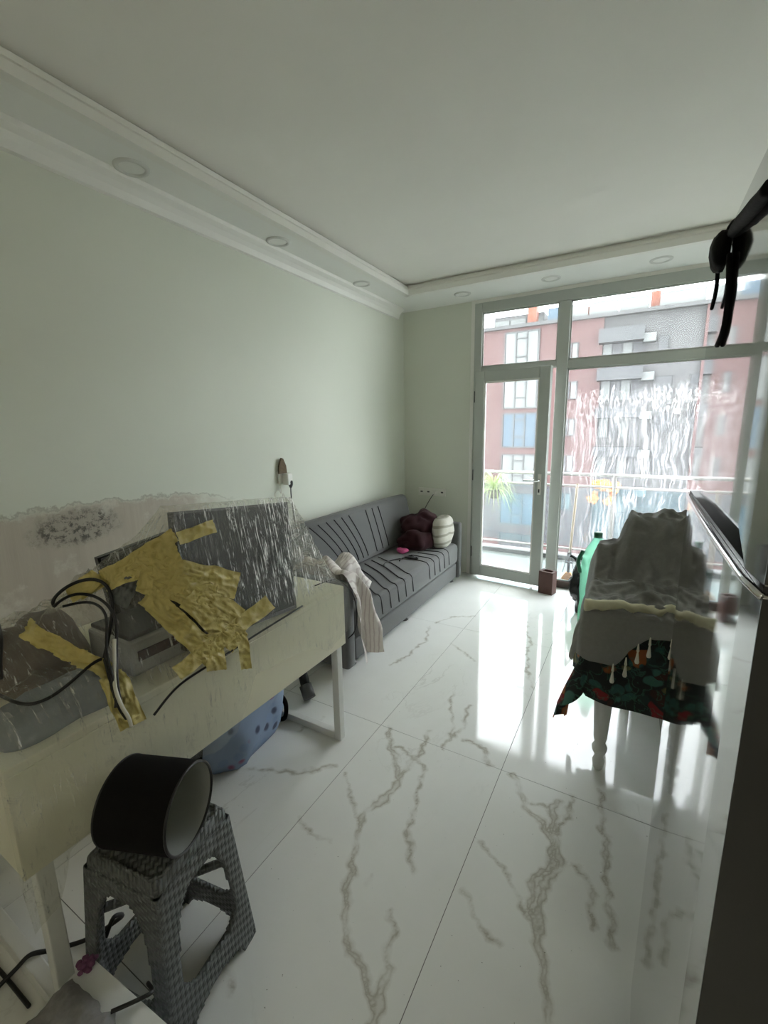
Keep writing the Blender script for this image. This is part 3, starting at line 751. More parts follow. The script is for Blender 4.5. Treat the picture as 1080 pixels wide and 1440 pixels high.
# lamp added out of view at the rear of the room for fill light
lp = thing('fill_lamp', 'white globe lamp added as unseen fill on the rear wall', 'lamp', (.48, YB, 1.70))
part('wall_plate', MB().box((.43, YB, 1.62), (.53, YB+.02, 1.76), .005), 'white_plastic', lp)
part('arm', MB().tube([(.48, YB+.02, 1.69), (.48, YB+.14, 1.67)], .012, 8), 'chrome', lp, True)
part('globe', MB().blob((.48, YB+.20, 1.70), (.095, .095, .095), 14), 'fill_glow', lp, True)

# ------------------------------------------------------------------ desk with things under plastic film
TXF, TXB, TYN, TYF, TZ = -1.10, -1.72, .28, 1.52, .755
dk = thing('desk', 'long cream desk with deep front panel and white metal frame legs', 'desk', (-1.41, .9, 0))
part('desk_top', MB().box((TXB, TYN, TZ-.022), (TXF, TYF, TZ), .003), 'cream_board', dk)
part('front_panel', MB().box((TXF-.018, TYN, .475), (TXF-.0005, TYF, TZ-.022), .002), 'cream_board', dk)
part('end_panel', MB().box((TXB, TYF-.02, .475), (TXF-.019, TYF-.002, TZ-.022), .002), 'cream_board', dk)
part('end_panel', MB().box((TXB, TYN+.002, .475), (TXF-.019, TYN+.02, TZ-.022), .002), 'cream_board', dk)
part('back_panel', MB().box((TXB, TYN+.02, .475), (TXB+.018, TYF-.02, TZ-.022), .002), 'cream_board', dk)
for y in (1.475, .32):
    for x in (TXF-.022, TXB+.022): part('leg', MB().box((x-.018, y-.018, .0), (x+.018, y+.018, .475), .003), 'white_metal', dk)
    part('foot_bar', MB().box((TXB+.04, y-.018, .0), (TXF-.04, y+.018, .036), .003), 'white_metal', dk)

# television leaning at the front edge
tv_top = Vector((0, .543, -.050)).normalized()
BRc = Vector((-1.122, 1.225, TZ+.003)); TRt = Vector((-1.172, 1.40, 1.150))
rt = (TRt-BRc); rt -= tv_top*rt.dot(tv_top); rt.normalize()
TVW, TVH = .485, .42
nrm = tv_top.cross(rt).normalized()
if nrm.x < 0: nrm = -nrm
def tvp(a, b, c=0): return BRc - tv_top*a + rt*b + nrm*c     # a: to the left, b: up, c: out
def tvbox(a0, b0, c0, a1, b1, c1):
    vv = [tvp(a, b, c) for c in (c0, c1) for b in (b0, b1) for a in (a0, a1)]
    return MB().add(vv, [(0, 2, 3, 1), (4, 5, 7, 6), (0, 1, 5, 4), (2, 6, 7, 3), (0, 4, 6, 2), (1, 3, 7, 5)])
tv = thing('television', 'dark flat television wrapped in clear film on the desk', 'television', tvp(TVW/2, 0))
part('back_shell', tvbox(0, 0, -.030, TVW, TVH, -.004), 'black_plastic', tv)
part('screen', tvbox(.008, .012, -.004, TVW-.008, TVH-.008, .0), 'black_gloss', tv)
bz = MB()
for q in ((0, 0, TVW, .012), (0, TVH-.008, TVW, TVH), (0, .012, .008, TVH-.008), (TVW-.008, .012, TVW, TVH-.008)):
    bz.add(tvbox(q[0], q[1], -.004, q[2], q[3], .003).v, [(0, 2, 3, 1), (4, 5, 7, 6), (0, 1, 5, 4), (2, 6, 7, 3), (0, 4, 6, 2), (1, 3, 7, 5)])
part('bezel', bz, 'dark_grey', tv)
# second black panel behind the tape
c0 = Vector(at(0, -1.45, 137, 785))
lm = thing('monitor', 'thin black monitor panel poking out behind the yellow tape', 'monitor', (-1.47, c0.y+.22, TZ))
part('panel', MB().add([c0+Vector((dx, dy, dz)) for dx in (0, -.02) for dy, dz in ((0, 0), (.24, .031), (.27, -.239), (.03, -.27))], [(0, 1, 2, 3), (7, 6, 5, 4), (0, 4, 5, 1), (1, 5, 6, 2), (2, 6, 7, 3), (3, 7, 4, 0)]), 'black_plastic', lm)
part('bezel', MB().tube([c0+Vector((.003, .01, -.01)), c0+Vector((.003, .23, .020))], .006, 6), 'dark_grey', lm)
part('stand', MB().box((-1.55, c0.y+.06, TZ), (-1.445, c0.y+.22, TZ+.012), .003).box((-1.492, c0.y+.12, TZ+.010), (-1.468, c0.y+.17, c0.z-.08), .003), 'black_plastic', lm)
# printer like box with a dark slot
pr = thing('printer', 'light grey printer box with a dark slot under the film', 'printer', (-1.36, .80, TZ))
part('body', MB().box((-1.43, .62, TZ), (-1.20, .98, TZ+.105), .01), 'printer_grey', pr)
part('slot', MB().box((-1.201, .64, TZ+.045), (-1.195, .96, TZ+.075), .001), 'maroon_dark', pr)
part('lid', MB().box((-1.425, .63, TZ+.105), (-1.22, .97, TZ+.118), .004), 'dark_grey', pr)
single('brown_bag', MB().blob((-1.475, .50, TZ+.055), (.155, .115, .10), 14, .8, .04, 9, 3, flat=TZ+.001), 'brown_bag', 'crumpled brown bag under the film at the stool end of the desk', 'bag', True)
single('grey_cushion', MB().blob((-1.215, .45, TZ+.022), (.085, .15, .05), 14, .6, .02, 9, 5, flat=TZ+.001), 'grey_cushion', 'flat blue grey cushion under the film beside the brown bag', 'cushion', True)

# film: draped sheet
def sm(a, b, x): t = np.clip((x-a)/(b-a), 0, 1); return t*t*(3-2*t)
def vnoise(p, s, seed=0): return noise.noise(Vector((p[0]*s+seed, p[1]*s-seed, p[2]*s+2*seed)))
def film_h(x, y):
    z = TZ+.006
    # tent over the television: taut from its top edge to the desk edge
    e = np.interp(y, [.28, .38, .45, .52, .56, .62, .70, TVL, TVR, 1.53], [.0, .06, .15, .26, .30, .345, .40, EL, ER, .0])
    xr = np.interp(y, [.45, .76], [-1.36, XTV])
    fw_ = np.interp(y, [.60, TVL, TVR, 1.53], [0, .050, .050, 0])
    if x > xr: t = np.clip((x-xr)/(-1.092-xr), 0, 1); hz = e*(1-t)
    elif x > xr-fw_: hz = e
    else: t = np.clip((xr-fw_-x)/(xr-fw_-(-1.70)), 0, 1); hz = e*(1-t)**1.25
    z = max(z, TZ+.008+hz)
    def lump(cx, cy, rx, ry, h): 
        d = math.hypot((x-cx)/rx, (y-cy)/ry); return h*max(0, 1-d**2.2)
    z = max(z, TZ+.008+lump(-1.45, .50, .27, .24, .175), TZ+.008+lump(-1.205, .45, .155, .25, .105), TZ+.008+lump(-1.33, .80, .20, .30, .145), TZ+.01+lump(-1.50, .66, .18, .30, .19))
    z = max(z, TZ+.008+lump(-1.45, .88, .18, .33, .30))
    return z
TVL, TVR = tvp(TVW, TVH).y-.015, tvp(0, TVH).y+.012
XTV = max(tvp(0, TVH).x, tvp(TVW, TVH).x)+.014
EL, ER = tvp(TVW, TVH).z-TZ+.008, tvp(0, TVH).z-TZ+.008
xs = np.concatenate([np.linspace(TXB-.01, -1.20, 56), np.linspace(-1.195, -1.088, 26)[0:]])
ys = np.linspace(TYN-.012, 1.535, 210)
nh = 34
G = np.zeros((len(ys), len(xs)+nh, 3))
for j, y in enumerate(ys):
    xb = np.interp(y, [c0.y-.06, c0.y-.015, c0.y+.29, c0.y+.34], [TXB-.01, -1.437, -1.437, TXB-.01])   # the film drops in front of the monitor
    for i, x in enumerate(xs):
        z = film_h(max(x, xb), y)
        if x < xb: z = TZ+.006+(z-TZ-.006)*(x-TXB+.01)/(xb-TXB+.01); x = xb
        wr = .013*(1-min(1, 3*abs(vnoise((x*.6, y*1.0, z), 11))))**2 + .008*(1-min(1, 3*abs(vnoise((x, y*1.8, z), 24, 3))))**2
        inner = (1-.8*sm(.30, .38, z-TZ))*(1 if x > xb+1e-6 else .1)*sm(0, .05, y-TYN)*sm(0, .05, 1.53-y)*sm(0, .04, TXF-x+.012)
        G[j, i] = (x, y, z+abs(wr)*inner*1.2)
    hem = np.interp(y, [.26, .32, .36, .70, .76, .86, .95, 1.2, 1.35, 1.53], [.36, .37, .485, .485, .46, .46, .62, .60, .52, .56]) + .02*vnoise((y, 0, 0), 9)
    for k in range(nh):
        t = (k+1)/nh; z = (TZ+.004)+(hem-TZ)*t
        off = .004+.012*t*(1+vnoise((y*2, z*.6, 1), 9, 5))+.006*abs(vnoise((y*3, z, 2), 13, 2))*t
        G[j, len(xs)+k] = (-1.0875+off, y+.006*t*vnoise((y, z, 0), 6), z)
fm = MB().grid(G)
fl = thing('plastic_sheet', 'clear crinkled plastic film taped over the desk and television', 'plastic sheet', (-1.41, .9, TZ))
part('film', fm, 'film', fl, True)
bvh = BVHTree.FromPolygons([Vector(v) for v in fm.v], fm.f)
def hit(px, py, off=.004):
    d = Vector(ray(px, py)).normalized(); o = Vector((0, 0, CAM_H))
    loc, nn, i, dist = bvh.ray_cast(o, d)
    if loc is None:
        p = at(0, -1.30, px, py); return Vector(p)-d*off
    if nn.dot(d) > 0: nn = -nn
    return loc+nn*off*.4-d*off*.6
def tape(p0, p1, hw, mat='tape', off=.006, jag=2.0, seed=0):
    p0 = np.array(p0, float); p1 = np.array(p1, float); d = p1-p0; L = np.hypot(*d); d /= L; nn = np.array([-d[1], d[0]])
    nl = max(6, int(L/2)); nw = max(5, int(hw*2/2)); A = np.zeros((nl+1, nw+1, 3))
    for i in range(nl+1):
        for j in range(nw+1):
            s = i/nl*L; wv = (j/nw*2-1)*hw
            wv *= 1+.10*noise.noise(Vector((s*.05, seed, 0)))
            q = p0+d*s+nn*(wv+2.0*noise.noise(Vector((s*.03, seed*3, 1))))
            if i in (0, nl): q = q+d*jag*noise.noise(Vector((j*1.7, seed, i)))
            A[i, j] = hit(q[0], q[1], off)
    # relax so that the strip bridges small folds
    for _ in range(8):
        B = A.copy(); B[1:-1, 1:-1] = (A[:-2, 1:-1]+A[2:, 1:-1]+A[1:-1, :-2]+A[1:-1, 2:])/4; A = .5*A+.5*B
    for i in range(nl+1):
        for j in range(nw+1):
            s_, w_ = i/nl*L, (j/nw*2-1)*hw
            k1 = noise.noise(Vector((s_*.045+seed*3, w_*.11+s_*.02, seed))); k2 = noise.noise(Vector((s_*.12, w_*.05-s_*.03, seed+9)))
            wv = .010*(1-min(1, 2.6*abs(k1)))**2+.005*(1-min(1, 2.6*abs(k2)))**2
            pp = Vector(A[i, j]); A[i, j] = pp-Vector(ray(540, 820)).normalized()*wv*.6+Vector((.8, 0, .3))*wv*.5
    return MB().grid(A)
strips = [((250,758),(302,740),9),((112,836),(246,752),10),((146,818),(250,774),16),((190,792),(333,824),19),((196,812),(300,842),20),((206,836),(300,925),17),((240,815),(336,870),16),((262,840),(336,905),17),
          ((247,947),(378,846),11),((297,890),(303,942),14),((337,892),(345,940),8),((36,884),(152,945),14),((154,950),(186,1018),20),((100,838),(140,812),12)]
TM = []
for k, (a, b, hw) in enumerate(strips):
    TM.append(tape(a, b, hw, off=.006+.0012*k, seed=k+1))
    part('tape_strip', TM[-1], 'tape', fl, True, label='yellow masking tape' if k == 0 else None)
part('tape_strip', tape((166, 850), (186, 812), 15, off=.004, seed=40), 'grey_tape', fl, True, label='dark grey tape')

# cables over the film
am = MB().add(fm.v, fm.f)
for t_ in TM: am.add(t_.v, t_.f)
bvh2 = BVHTree.FromPolygons([Vector(v) for v in am.v], am.f)
def over(px, py, off, x0=None):
    d = Vector(ray(px, py)).normalized(); o = Vector((0, 0, CAM_H)); loc, nn, i, dist = bvh2.ray_cast(o, d)
    q = Vector(at(0, x0 if x0 is not None else -1.30, px, py))
    if loc is None: return q
    if nn.dot(d) > 0: nn = -nn
    p = loc+nn*off*.7-d*off*.5
    return q if x0 is not None and (q-o).length < (p-o).length else p
def dense(pts, n=4):
    return [(p.x, p.y) for p in catmull([Vector((a, b, 0)) for a, b in pts], n)]
def cable(name, pts, r, mat, label, cat='cable', sm_=6):
    return single(name, MB().tube(pts, r, 7, True, sm_), mat, label, cat, True)
def hp(*ps, off=.012): return [hit(x, y, off) for x, y in ps]
def lift(ps, x0):  # loops standing clear of the film, in a plane across the desk
    return [Vector(at(0, x0, *p)) for p in ps]
def run(pts, off, x0=None):
    P = [over(a, b, off, x0) for a, b in dense(pts)]
    for _ in range(10): P = [P[0]]+[(P[k-1]+P[k]*2+P[k+1])/4 for k in range(1, len(P)-1)]+[P[-1]]   # cables bridge the small folds
    return P
cable('power_cable', run([(176, 1012), (160, 985), (150, 945), (147, 925)], .010)[:-1]+run([(147, 925), (158, 870), (160, 845), (150, 822), (132, 813), (100, 820), (80, 836), (72, 848), (78, 853)], .012, -1.25), .0045, 'cable_black', 'black power cable looping high over the film covered desk', sm_=2)
cable('power_cable', run([(168, 1008), (166, 975), (164, 930), (166, 890), (163, 862), (146, 842), (125, 834), (103, 836), (82, 846), (75, 854)], .019, -1.24), .004, 'cable_black', 'black cable in a flatter loop beneath the high loop', sm_=2)
cable('power_cable', run([(172, 992), (155, 965), (145, 932), (151, 890), (155, 860), (135, 845), (112, 847), (88, 853)], .026, -1.23), .0035, 'cable_black', 'thin black cable in the lowest loop over the crumpled film', sm_=2)
cable('white_cable', run([(182, 1014), (164, 1006), (156, 990), (160, 960), (161, 925), (159, 900)], .032), .0045, 'cable_white', 'off-white cable hanging down among the black cables on the desk', sm_=2)
cable('thin_cable', run([(141, 927), (130, 934), (100, 960), (70, 984), (40, 993), (20, 989), (0, 978)], .007), .004, 'cable_black', 'black cable sagging across the film at the stool end of the desk', sm_=2)
cable('thin_cable', hp((2, 955), (3, 930), (1, 900), (-3, 880)), .005, 'cable_black', 'black cable at the rear corner of the film covered desk')
cable('thin_cable', hp((424, 852), (370, 886), (340, 905), (310, 925), (252, 962), (215, 1005)), .0035, 'cable_black', 'black cable lying along the front edge of the desk below the television')
e0 = Vector((-1.082, 1.50, .68))
cable('desk_end_cable', [(-1.20, 1.44, .765), (-1.15, 1.527, .772), (-1.08, 1.55, .72), (-1.06, 1.56, .62), (-1.07, 1.555, .53), (-1.10, 1.54, .49)], .003, 'cable_black', 'thin black cable hanging from the far end of the desk')

# under the desk: bag, vacuum nozzle
bg = thing('shopping_bag', 'blue flower print shopping bag slumped under the desk', 'bag', (-1.50, 1.20, 0))
part('bag_body', MB().blob((-1.53, 1.22, .17), (.145, .235, .21), 16, .65, .05, 7, 2, flat=.002), 'bag_blue', bg, True)
part('bag_side', MB().blob((-1.60, .99, .14), (.13, .10, .17), 12, .7, .03, 8, 4, flat=.002), 'black_fabric', bg, True)
part('handle', MB().tube([(-1.46, 1.40, .20), (-1.42, 1.432, .12), (-1.43, 1.434, .03), (-1.47, 1.42, .014)], .012, 6, True, 5), 'black_fabric', bg, True)
vz = thing('vacuum_nozzle', 'black vacuum cleaner nozzle standing behind the desk frame', 'nozzle', (-1.44, 1.63, 0))
q0 = Vector((-1.44, 1.63, .020)); q1 = Vector((-1.62, 1.72, .36))
part('tube', MB().tube([q0+Vector((-.03, .015, .05)), q1], .026, 12), 'black_plastic', vz, True)
part('tip', MB().tube([q0+Vector((.012, -.006, .005)), q0+Vector((-.035, .017, .055))], .034, 12), 'dark_grey', vz, True)

# ------------------------------------------------------------------ wall socket and burnt plug on the left wall
ws = thing('wall_outlet', 'white wall outlet with burnt top and plugs above the television', 'outlet', (XL, 2.22, 1.04))
oy, oz = 2.22, 1.13
part('plate', MB().box((XL, oy-.04, oz-.035), (XL+.012, oy+.04, oz+.045), .004), 'white_plastic', ws)
part('burn_mark', MB().prism([(-.035, 0), (.04, 0), (.035, .05), (.01, .10), (-.005, .105), (-.03, .055)], lambda p: (XL+.0125, oy+p[0]-.005, oz+.03+p[1]), (.012, 0, 0)), 'burnt', ws, label='brown burnt plaster')
part('adapter', MB().box((XL+.012, oy-.005, oz-.05), (XL+.065, oy+.045, oz+.03), .008), 'white_plastic', ws)
part('plug', MB().lathe([(.013, .01), (.017, .0), (.016, -.02), (.008, -.04)], (XL+.055, oy+.03, oz-.03), 12), 'black_plastic', ws, True)
cable('wall_cable', [(XL+.055, oy+.03, oz-.06), (XL+.05, oy+.035, oz-.14), (XL+.06, oy+.04, oz-.30), (XL+.08, oy+.02, oz-.45)], .004, 'cable_black', 'black cable hanging straight down from the burnt wall outlet')
lpz = [(XL+.02, oy-.03, oz+.02), (XL+.025, oy-.045, oz-.02), (XL+.022, oy-.03, oz-.08)]
for k in range(9):
    a = math.pi*.1+k*2*math.pi/8; lpz.append((XL+.022+.002*k, oy-.065+.035*math.cos(a), oz-.115+.035*math.sin(a)))
lpz += [(XL+.04, oy-.02, oz-.12), (XL+.04, oy-.005, oz-.17), (XL+.05, oy-.03, oz-.24)]
cable('wall_cable', lpz, .0028, 'cable_white', 'thin pale cable with a small coil beside the burnt wall outlet')
wo = thing('socket_strip', 'row of four white sockets on the wall beside the balcony door', 'outlet', (-1.785, YW, .77))
part('plate', MB().box((-1.935, YW-.012, .765), (-1.635, YW, .845), .003), 'white_plastic', wo)
for k in range(4):
    x = -1.8975+.075*k
    s_ = part('socket', MB().lathe([(.028, -.004), (.028, .002), (.022, .002), (.020, -.002)], (x, YW-.0145, .805), 16, Matrix.Rotation(math.pi/2, 3, 'X'), cap=False), 'white_plastic', wo, True)
    part('pin_hole', MB().box((x-.012, YW-.0150, .798), (x+.012, YW-.0122, .812)), 'dark_grey', s_)
ch = thing('phone_charger', 'white phone charger plugged into the sockets with grey cable', 'charger', (-1.75, YW-.02, .79))
part('plug', MB().box((-1.775, YW-.05, .785), (-1.725, YW-.013, .82), .005), 'white_plastic', ch)
part('cord', MB().tube([(-1.755, YW-.04, .785), (-1.78, YW-.06, .74), (-1.82, YW-.08, .66), (-1.85, YW-.10, .58)], .004, 6, True, 5), 'dark_grey', ch, True)

# ------------------------------------------------------------------ sofa
sf = thing('sofa', 'grey fabric sofa bed with dark stitched channels along the wall', 'sofa', (-1.72, 2.85, 0))
SX0, SX1, SYN, SYF = -2.09, -1.38, 2.03, 3.76
def rbox(a, b, bev, seg=3):
    bm = bmesh.new(); bmesh.ops.create_cube(bm, size=1); a = Vector(a); b = Vector(b)
    for v in bm.verts: v.co = Vector(((a[i]+b[i])/2+v.co[i]*(b[i]-a[i]) for i in range(3)))
    bmesh.ops.bevel(bm, geom=bm.edges[:], offset=bev, segments=seg, affect='EDGES', profile=.5)
    bm.verts.index_update(); mb = MB().add([v.co.copy() for v in bm.verts], [[v.index for v in f.verts] for f in bm.faces]); bm.free(); return mb
part('base', rbox((SX0+.05, SYN+.005, .045), (SX1-.02, SYF-.005, .185), .012), 'sofa', sf, True)
part('seat', rbox((SX0+.12, SYN, .19), (SX1, SYF, .385), .045, 4), 'sofa', sf, True)
# backrest: leaning slab
bk = rbox((0, SYN, 0), (.17, SYF, .44), .05, 4); Rk = Matrix.Rotation(math.radians(-13), 3, 'Y')
bk.v = [tuple(Vector((-1.985, 0, .36))+Rk @ Vector(v)) for v in bk.v]
part('backrest', bk, 'sofa', sf, True)
for ya, yb in ((SYF+.012, SYF+.092), (SYN-.10, SYN-.015)):
    part('armrest', rbox((SX0+.02, ya, .03), (SX1+.0, yb, .57), .025), 'sofa', sf, True)
for x in (SX0+.12, SX1-.07):
    for y in (SYN+.03, 2.78, SYF-.03):
        part('leg', MB().lathe([(.022, 0), (.03, .006), (.02, .02), (.018, .05)], (x, y, 0), 12), 'dark_grey', sf, True)
# stitched channels
def seat_seam(yb, yf, xb=-1.80, front=True):
    pts = [(xb, yb, .386), ((xb+SX1)/2-.02, yb*.55+yf*.45, .387), (SX1-.055, yf, .387), (SX1-.02, yf, .378), (SX1-.004, yf+.003, .355), (SX1+.001, yf+.01, .30), (SX1+.001, yf+.02, .24)]
    return MB().tube(pts, .0042, 6, True, 5)
for k in range(6): part('stitching', seat_seam(2.50+k*.105, 2.20+k*.115, -1.82+.0*k), 'sofa_seam', sf, True)
for k in range(5): part('stitching', seat_seam(3.12+k*.085, 3.08+k*.105, -1.62+.02*k), 'sofa_seam', sf, True)
def back_seam(yb, yt, zt=.40, zb=.04):
    pts = []
    for s in range(6):
        t = s/5; pts.append(Vector((-1.985, 0, .36))+Rk @ Vector((.1715, yb+(yt-yb)*(t**1.5), zb+(zt-zb)*t)))
    return MB().tube(pts, .0042, 6, True, 3)
for k in range(6): part('stitching', back_seam(2.53+k*.07, 2.26+k*.095), 'sofa_seam', sf, True)
for k in range(3): part('stitching', back_seam(3.02+k*.10, 2.98+k*.10), 'sofa_seam', sf, True)

# blanket and pillow at the window end
bk_ = thing('folded_blanket', 'burgundy blanket folded in a plump heap at the window end of the sofa', 'blanket', (-1.66, 3.50, .386))
part('lower_fold', MB().blob((-1.66, 3.48, .47), (.165, .20, .11), 24, .9, .045, 9, 1, flat=.388), 'burgundy', bk_, True)
part('upper_fold', MB().blob((-1.685, 3.54, .555), (.165, .18, .13), 24, .95, .05, 8, 6), 'burgundy', bk_, True)
part('corner_fold', MB().blob((-1.71, 3.41, .43), (.11, .12, .055), 16, .8, .04, 9, 11, flat=.388), 'burgundy', bk_, True)
single('pillow', MB().blob((-1.470, 3.58, .52), (.080, .15, .15), 20, .85, .018, 9, 9, flat=.388), 'white_plaid', 'white pillow with brown pattern squeezed between blanket and sofa arm', 'pillow', True)
pk = MB().blob((-1.70, 3.228, .405), (.055, .032, .020), 10, .7, .018, 25, 4, flat=.388)
single('pink_pouch', pk, 'pink', 'small pink pouch on the sofa in front of the blanket', 'pouch', True)
rm = thing('eyeglasses', 'black folded eyeglasses with strap on the sofa seat', 'glasses', (-1.55, 3.10, .388))
for s in (0, 1): part('lens_rim', MB().tube([(-1.57+.055*s+.024*math.cos(a), 3.13-.03*s+.02*math.sin(a), .398) for a in np.linspace(0, 2*math.pi, 17)], .006, 6, False), 'black_plastic', rm, True)
part('temple', MB().tube([(-1.59, 3.13, .396), (-1.62, 3.06, .394), (-1.60, 2.99, .393)], .005, 6).box((-1.60, 3.085, .389), (-1.51, 3.12, .402), .004), 'black_plastic', rm)
part('strap', MB().tube([(-1.61, 3.07, .392), (-1.66, 3.0, .391), (-1.68, 2.90, .391), (-1.66, 2.84, .391)], .004, 6, True, 5), 'cable_black', rm, True)

# white cloth over the near sofa arm
def drape(rx, ry, h, ext, n, flare=.12, amp=.02, freq=18, hemfn=None, seed=0, wr=.006, wrs=12, corner=1.5, ease=None):
    """sheet over the rectangle rx x ry, top given by h(x,y), falling over the edges by ext=(x-,x+,y-,y+)"""
    def axis(a, b, e0, e1, n):
        L = (b-a)+e0+e1; return np.linspace(a-e0, b+e1, max(8, int(n*L)))
    U = axis(rx[0], rx[1], ext[0], ext[1], n); V = axis(ry[0], ry[1], ext[2], ext[3], n); A = np.zeros((len(U), len(V), 3))
    for i, u in enumerate(U):
        for j, v in enumerate(V):
            cx = min(max(u, rx[0]), rx[1]); cy = min(max(v, ry[0]), ry[1]); dx, dy = u-cx, v-cy; d = math.hypot(dx, dy)
            z = h(cx, cy)
            if d > 1e-6:
                if dx and dy: d = max(abs(dx), abs(dy))*.97
                ux, uy = dx/math.hypot(dx, dy), dy/math.hypot(dx, dy)
                if hemfn: d *= hemfn(cx, cy, ux, uy)
                s = cx*1.0+cy*1.0 + math.atan2(uy, ux)*.12
                aa = amp*(min(1, d/ease)**2 if ease else 1)
                fold = aa*min(1, d/.12)*math.sin(s*freq*2+2.2*vnoise((s, d, 0), 5, seed))*(.6+.7*vnoise((s, 0, 0), 4, seed+3))
                out = .004+flare*d*(1+corner*2*abs(ux*uy))*(min(1, d/ease) if ease else 1)+fold+aa*.9*min(1, d/.1)
                x = cx+ux*out; y = cy+uy*out; z -= d
            else: x, y = u, v
            wv = wr*vnoise((x, y, z), wrs, seed)+wr*.6*vnoise((x, y, z), wrs*2.3, seed+7)
            A[i, j] = (x, y-(abs(wv)*.7 if d < 1e-6 and wr > .02 else 0), z+abs(wv)*(1.0 if d < 1e-6 else .2))
    return MB().grid(A)
cl = drape((-1.79, -1.374), (1.924, 2.022), lambda x, y: .578+.10*max(0, 1-((x+1.58)/.22)**2)*(.7+.3*math.sin(9*y*4))+.016*(1+math.sin(x*40)), (.0, .50, .0, .18), 90, .12, .034, 24, lambda x, y, ux, uy: 1.0, 4, .03, 10)
single('white_cloth', cl, 'white_lace', 'thin white striped cloth thrown over the sofa arm beside the desk', 'cloth', True)
single('clothes_bundle', MB().blob((-1.60, 2.215, .47), (.14, .125, .16), 14, .9, .06, 9, 8, flat=.388), 'white_lace', 'crumpled pinkish clothes heaped on the sofa by its arm', 'clothes', True)

# ------------------------------------------------------------------ table with floral cloth, chair behind, dust sheet
AX0, AX1, AY0, AY1, AZ = -.105, .62, 1.80, 2.20, .735
tb = thing('side_table', 'white table with turned legs under a floral cloth', 'table', (.26, 2.0, 0))
part('table_top', MB().box((AX0, AY0, AZ-.03), (AX1, AY1, AZ), .004), 'white_metal', tb)
part('table_apron', MB().box((AX0+.03, AY0+.03, AZ-.12), (AX1-.03, AY1-.03, AZ-.031)), 'white_metal', tb)
lprof = [(.014, 0), (.020, .01), (.024, .04), (.016, .065), (.028, .09), (.030, .105), (.020, .125), (.026, .15), (.034, .30), (.038, .42), (.030, .50), (.036, .53), (.036, .63)]
for x in (AX0+.065, AX1-.065):
    for y in (AY0+.06, AY1-.06): part('leg', MB().lathe(lprof, (x, y, 0), 16), 'white_metal', tb, True)
fc = drape((AX0-.004, AX1+.004), (AY0-.004, AY1+.004), lambda x, y: AZ+.004, (.50, .10, .44, .05), 70, .095, .022, 9,
           lambda x, y, ux, uy: max(0, -ux)*1.0+(1-max(0, -ux))*(.78+.06*math.sin(x*9+1)), 2, .0, 10, 1.6, .40)
tcl = thing('tablecloth', 'dark green and orange floral tablecloth hanging over the white table', 'tablecloth', (.26, 2.0, AZ))
part('cloth', fc, 'floral', tcl, True)
# chair whose back holds the dust sheet up
dc = thing('dining_chair', 'pale chair hidden under the grey dust sheet behind the table', 'chair', (.27, 2.55, 0))
part('seat', rbox((.03, 2.36, .42), (.50, 2.80, .47), .015), 'chair_wood', dc)
part('backrest', MB().box((.03, 2.36, .47), (.07, 2.40, .985), .006).box((.46, 2.36, .47), (.50, 2.40, .985), .006).box((.07, 2.365, .60), (.46, 2.395, .98), .006), 'chair_wood', dc)
for x in (.05, .48):
    for y in (2.39, 2.77): part('leg', MB().box((x-.02, y-.02, 0), (x+.02, y+.02, .425), .004), 'chair_wood', dc)
def sheet_h(x, y):
    z = AZ+.014
    b = sm(2.17, 2.30, y)
    sh = .865+(.145)*sm(-.055, .005, x)-.02*sm(.4, .55, x)
    z = z*(1-b)+sh*b
    z += .016*(1-min(1, 3*abs(vnoise((x*.5, y, 0), 9, 4))))**2+.016*(1-min(1, 3*abs(vnoise((x*1.6, y*.4, 1), 8, 2))))**2*b*.4
    z += .035*math.exp(-((x-.02)/.10)**2-((y-2.04)/.07)**2)+.02*math.sin(9*x+20*y)*sm(1.8, 1.9, y)*(1-b)*.5+.004*math.sin(30*x+9*y)*b
    return z
sht = drape((AX0-.022, .645), (AY0-.040, 2.44), sheet_h, (.22, .05, .185, .30), 120, .09, .016, 11,
            lambda x, y, ux, uy: max(0, -uy)*(.34+.72*(1-sm(-.02, .10, x))+.03*math.sin(x*17))+(1-max(0, -uy))*(.95+.2*sm(2.1, 2.3, y)), 6, .036, 11, .3)
ds = thing('dust_sheet', 'grey dust sheet thrown over the table and chair back', 'sheet', (.25, 2.1, AZ))
part('sheet', sht, 'sheet_grey', ds, True)
# cream rolled edge along the front
pts = []
for s in range(30):
    t = s/29; x = -.128+.74*t; y = 1.757+.16*t+.010*math.sin(t*9); pts.append((x, y, sheet_h(x, max(y, AY0-.04))+.022))
cr = MB().tube(pts, .022, 10, True, 3)
cr.v = [(v[0], v[1]+.012*vnoise(v, 26)+.008*vnoise(v, 60, 2), v[2]-.006+.014*vnoise(v, 24, 4)) for v in cr.v]
part('cream_border', cr, 'sheet_cream', ds, True, label='rolled cream edge')
sv = np.array(sht.v)
for k, x in enumerate((-.015, .025, .060, .095, .16)):
    near = sv[(abs(sv[:, 0]-x) < .012) & (sv[:, 1] < AY0-.02)]; hv_ = near[near[:, 2].argmin()]     # the hem above this tassel
    part('tassel', MB().lathe([(.002, .05), (.005, .022), (.003, .016), (.008, -.022), (.006, -.028)], (x, hv_[1]-.002, hv_[2]-.040), 8), 'tassel', ds, True)
bx = thing('speaker_box', 'black box with a red light on the floor under the table', 'box', (.26, 2.58, 0))
part('cabinet', MB().box((.085, 2.44, 0), (.44, 2.72, .36), .008), 'black_plastic', bx)
part('indicator', MB().lathe([(.0, .0), (.012, .0), (.012, .004), (0, .005)], (.17, 2.438, .25), 12, Matrix.Rotation(math.pi/2, 3, 'X'), cap=False), 'red_led', bx)

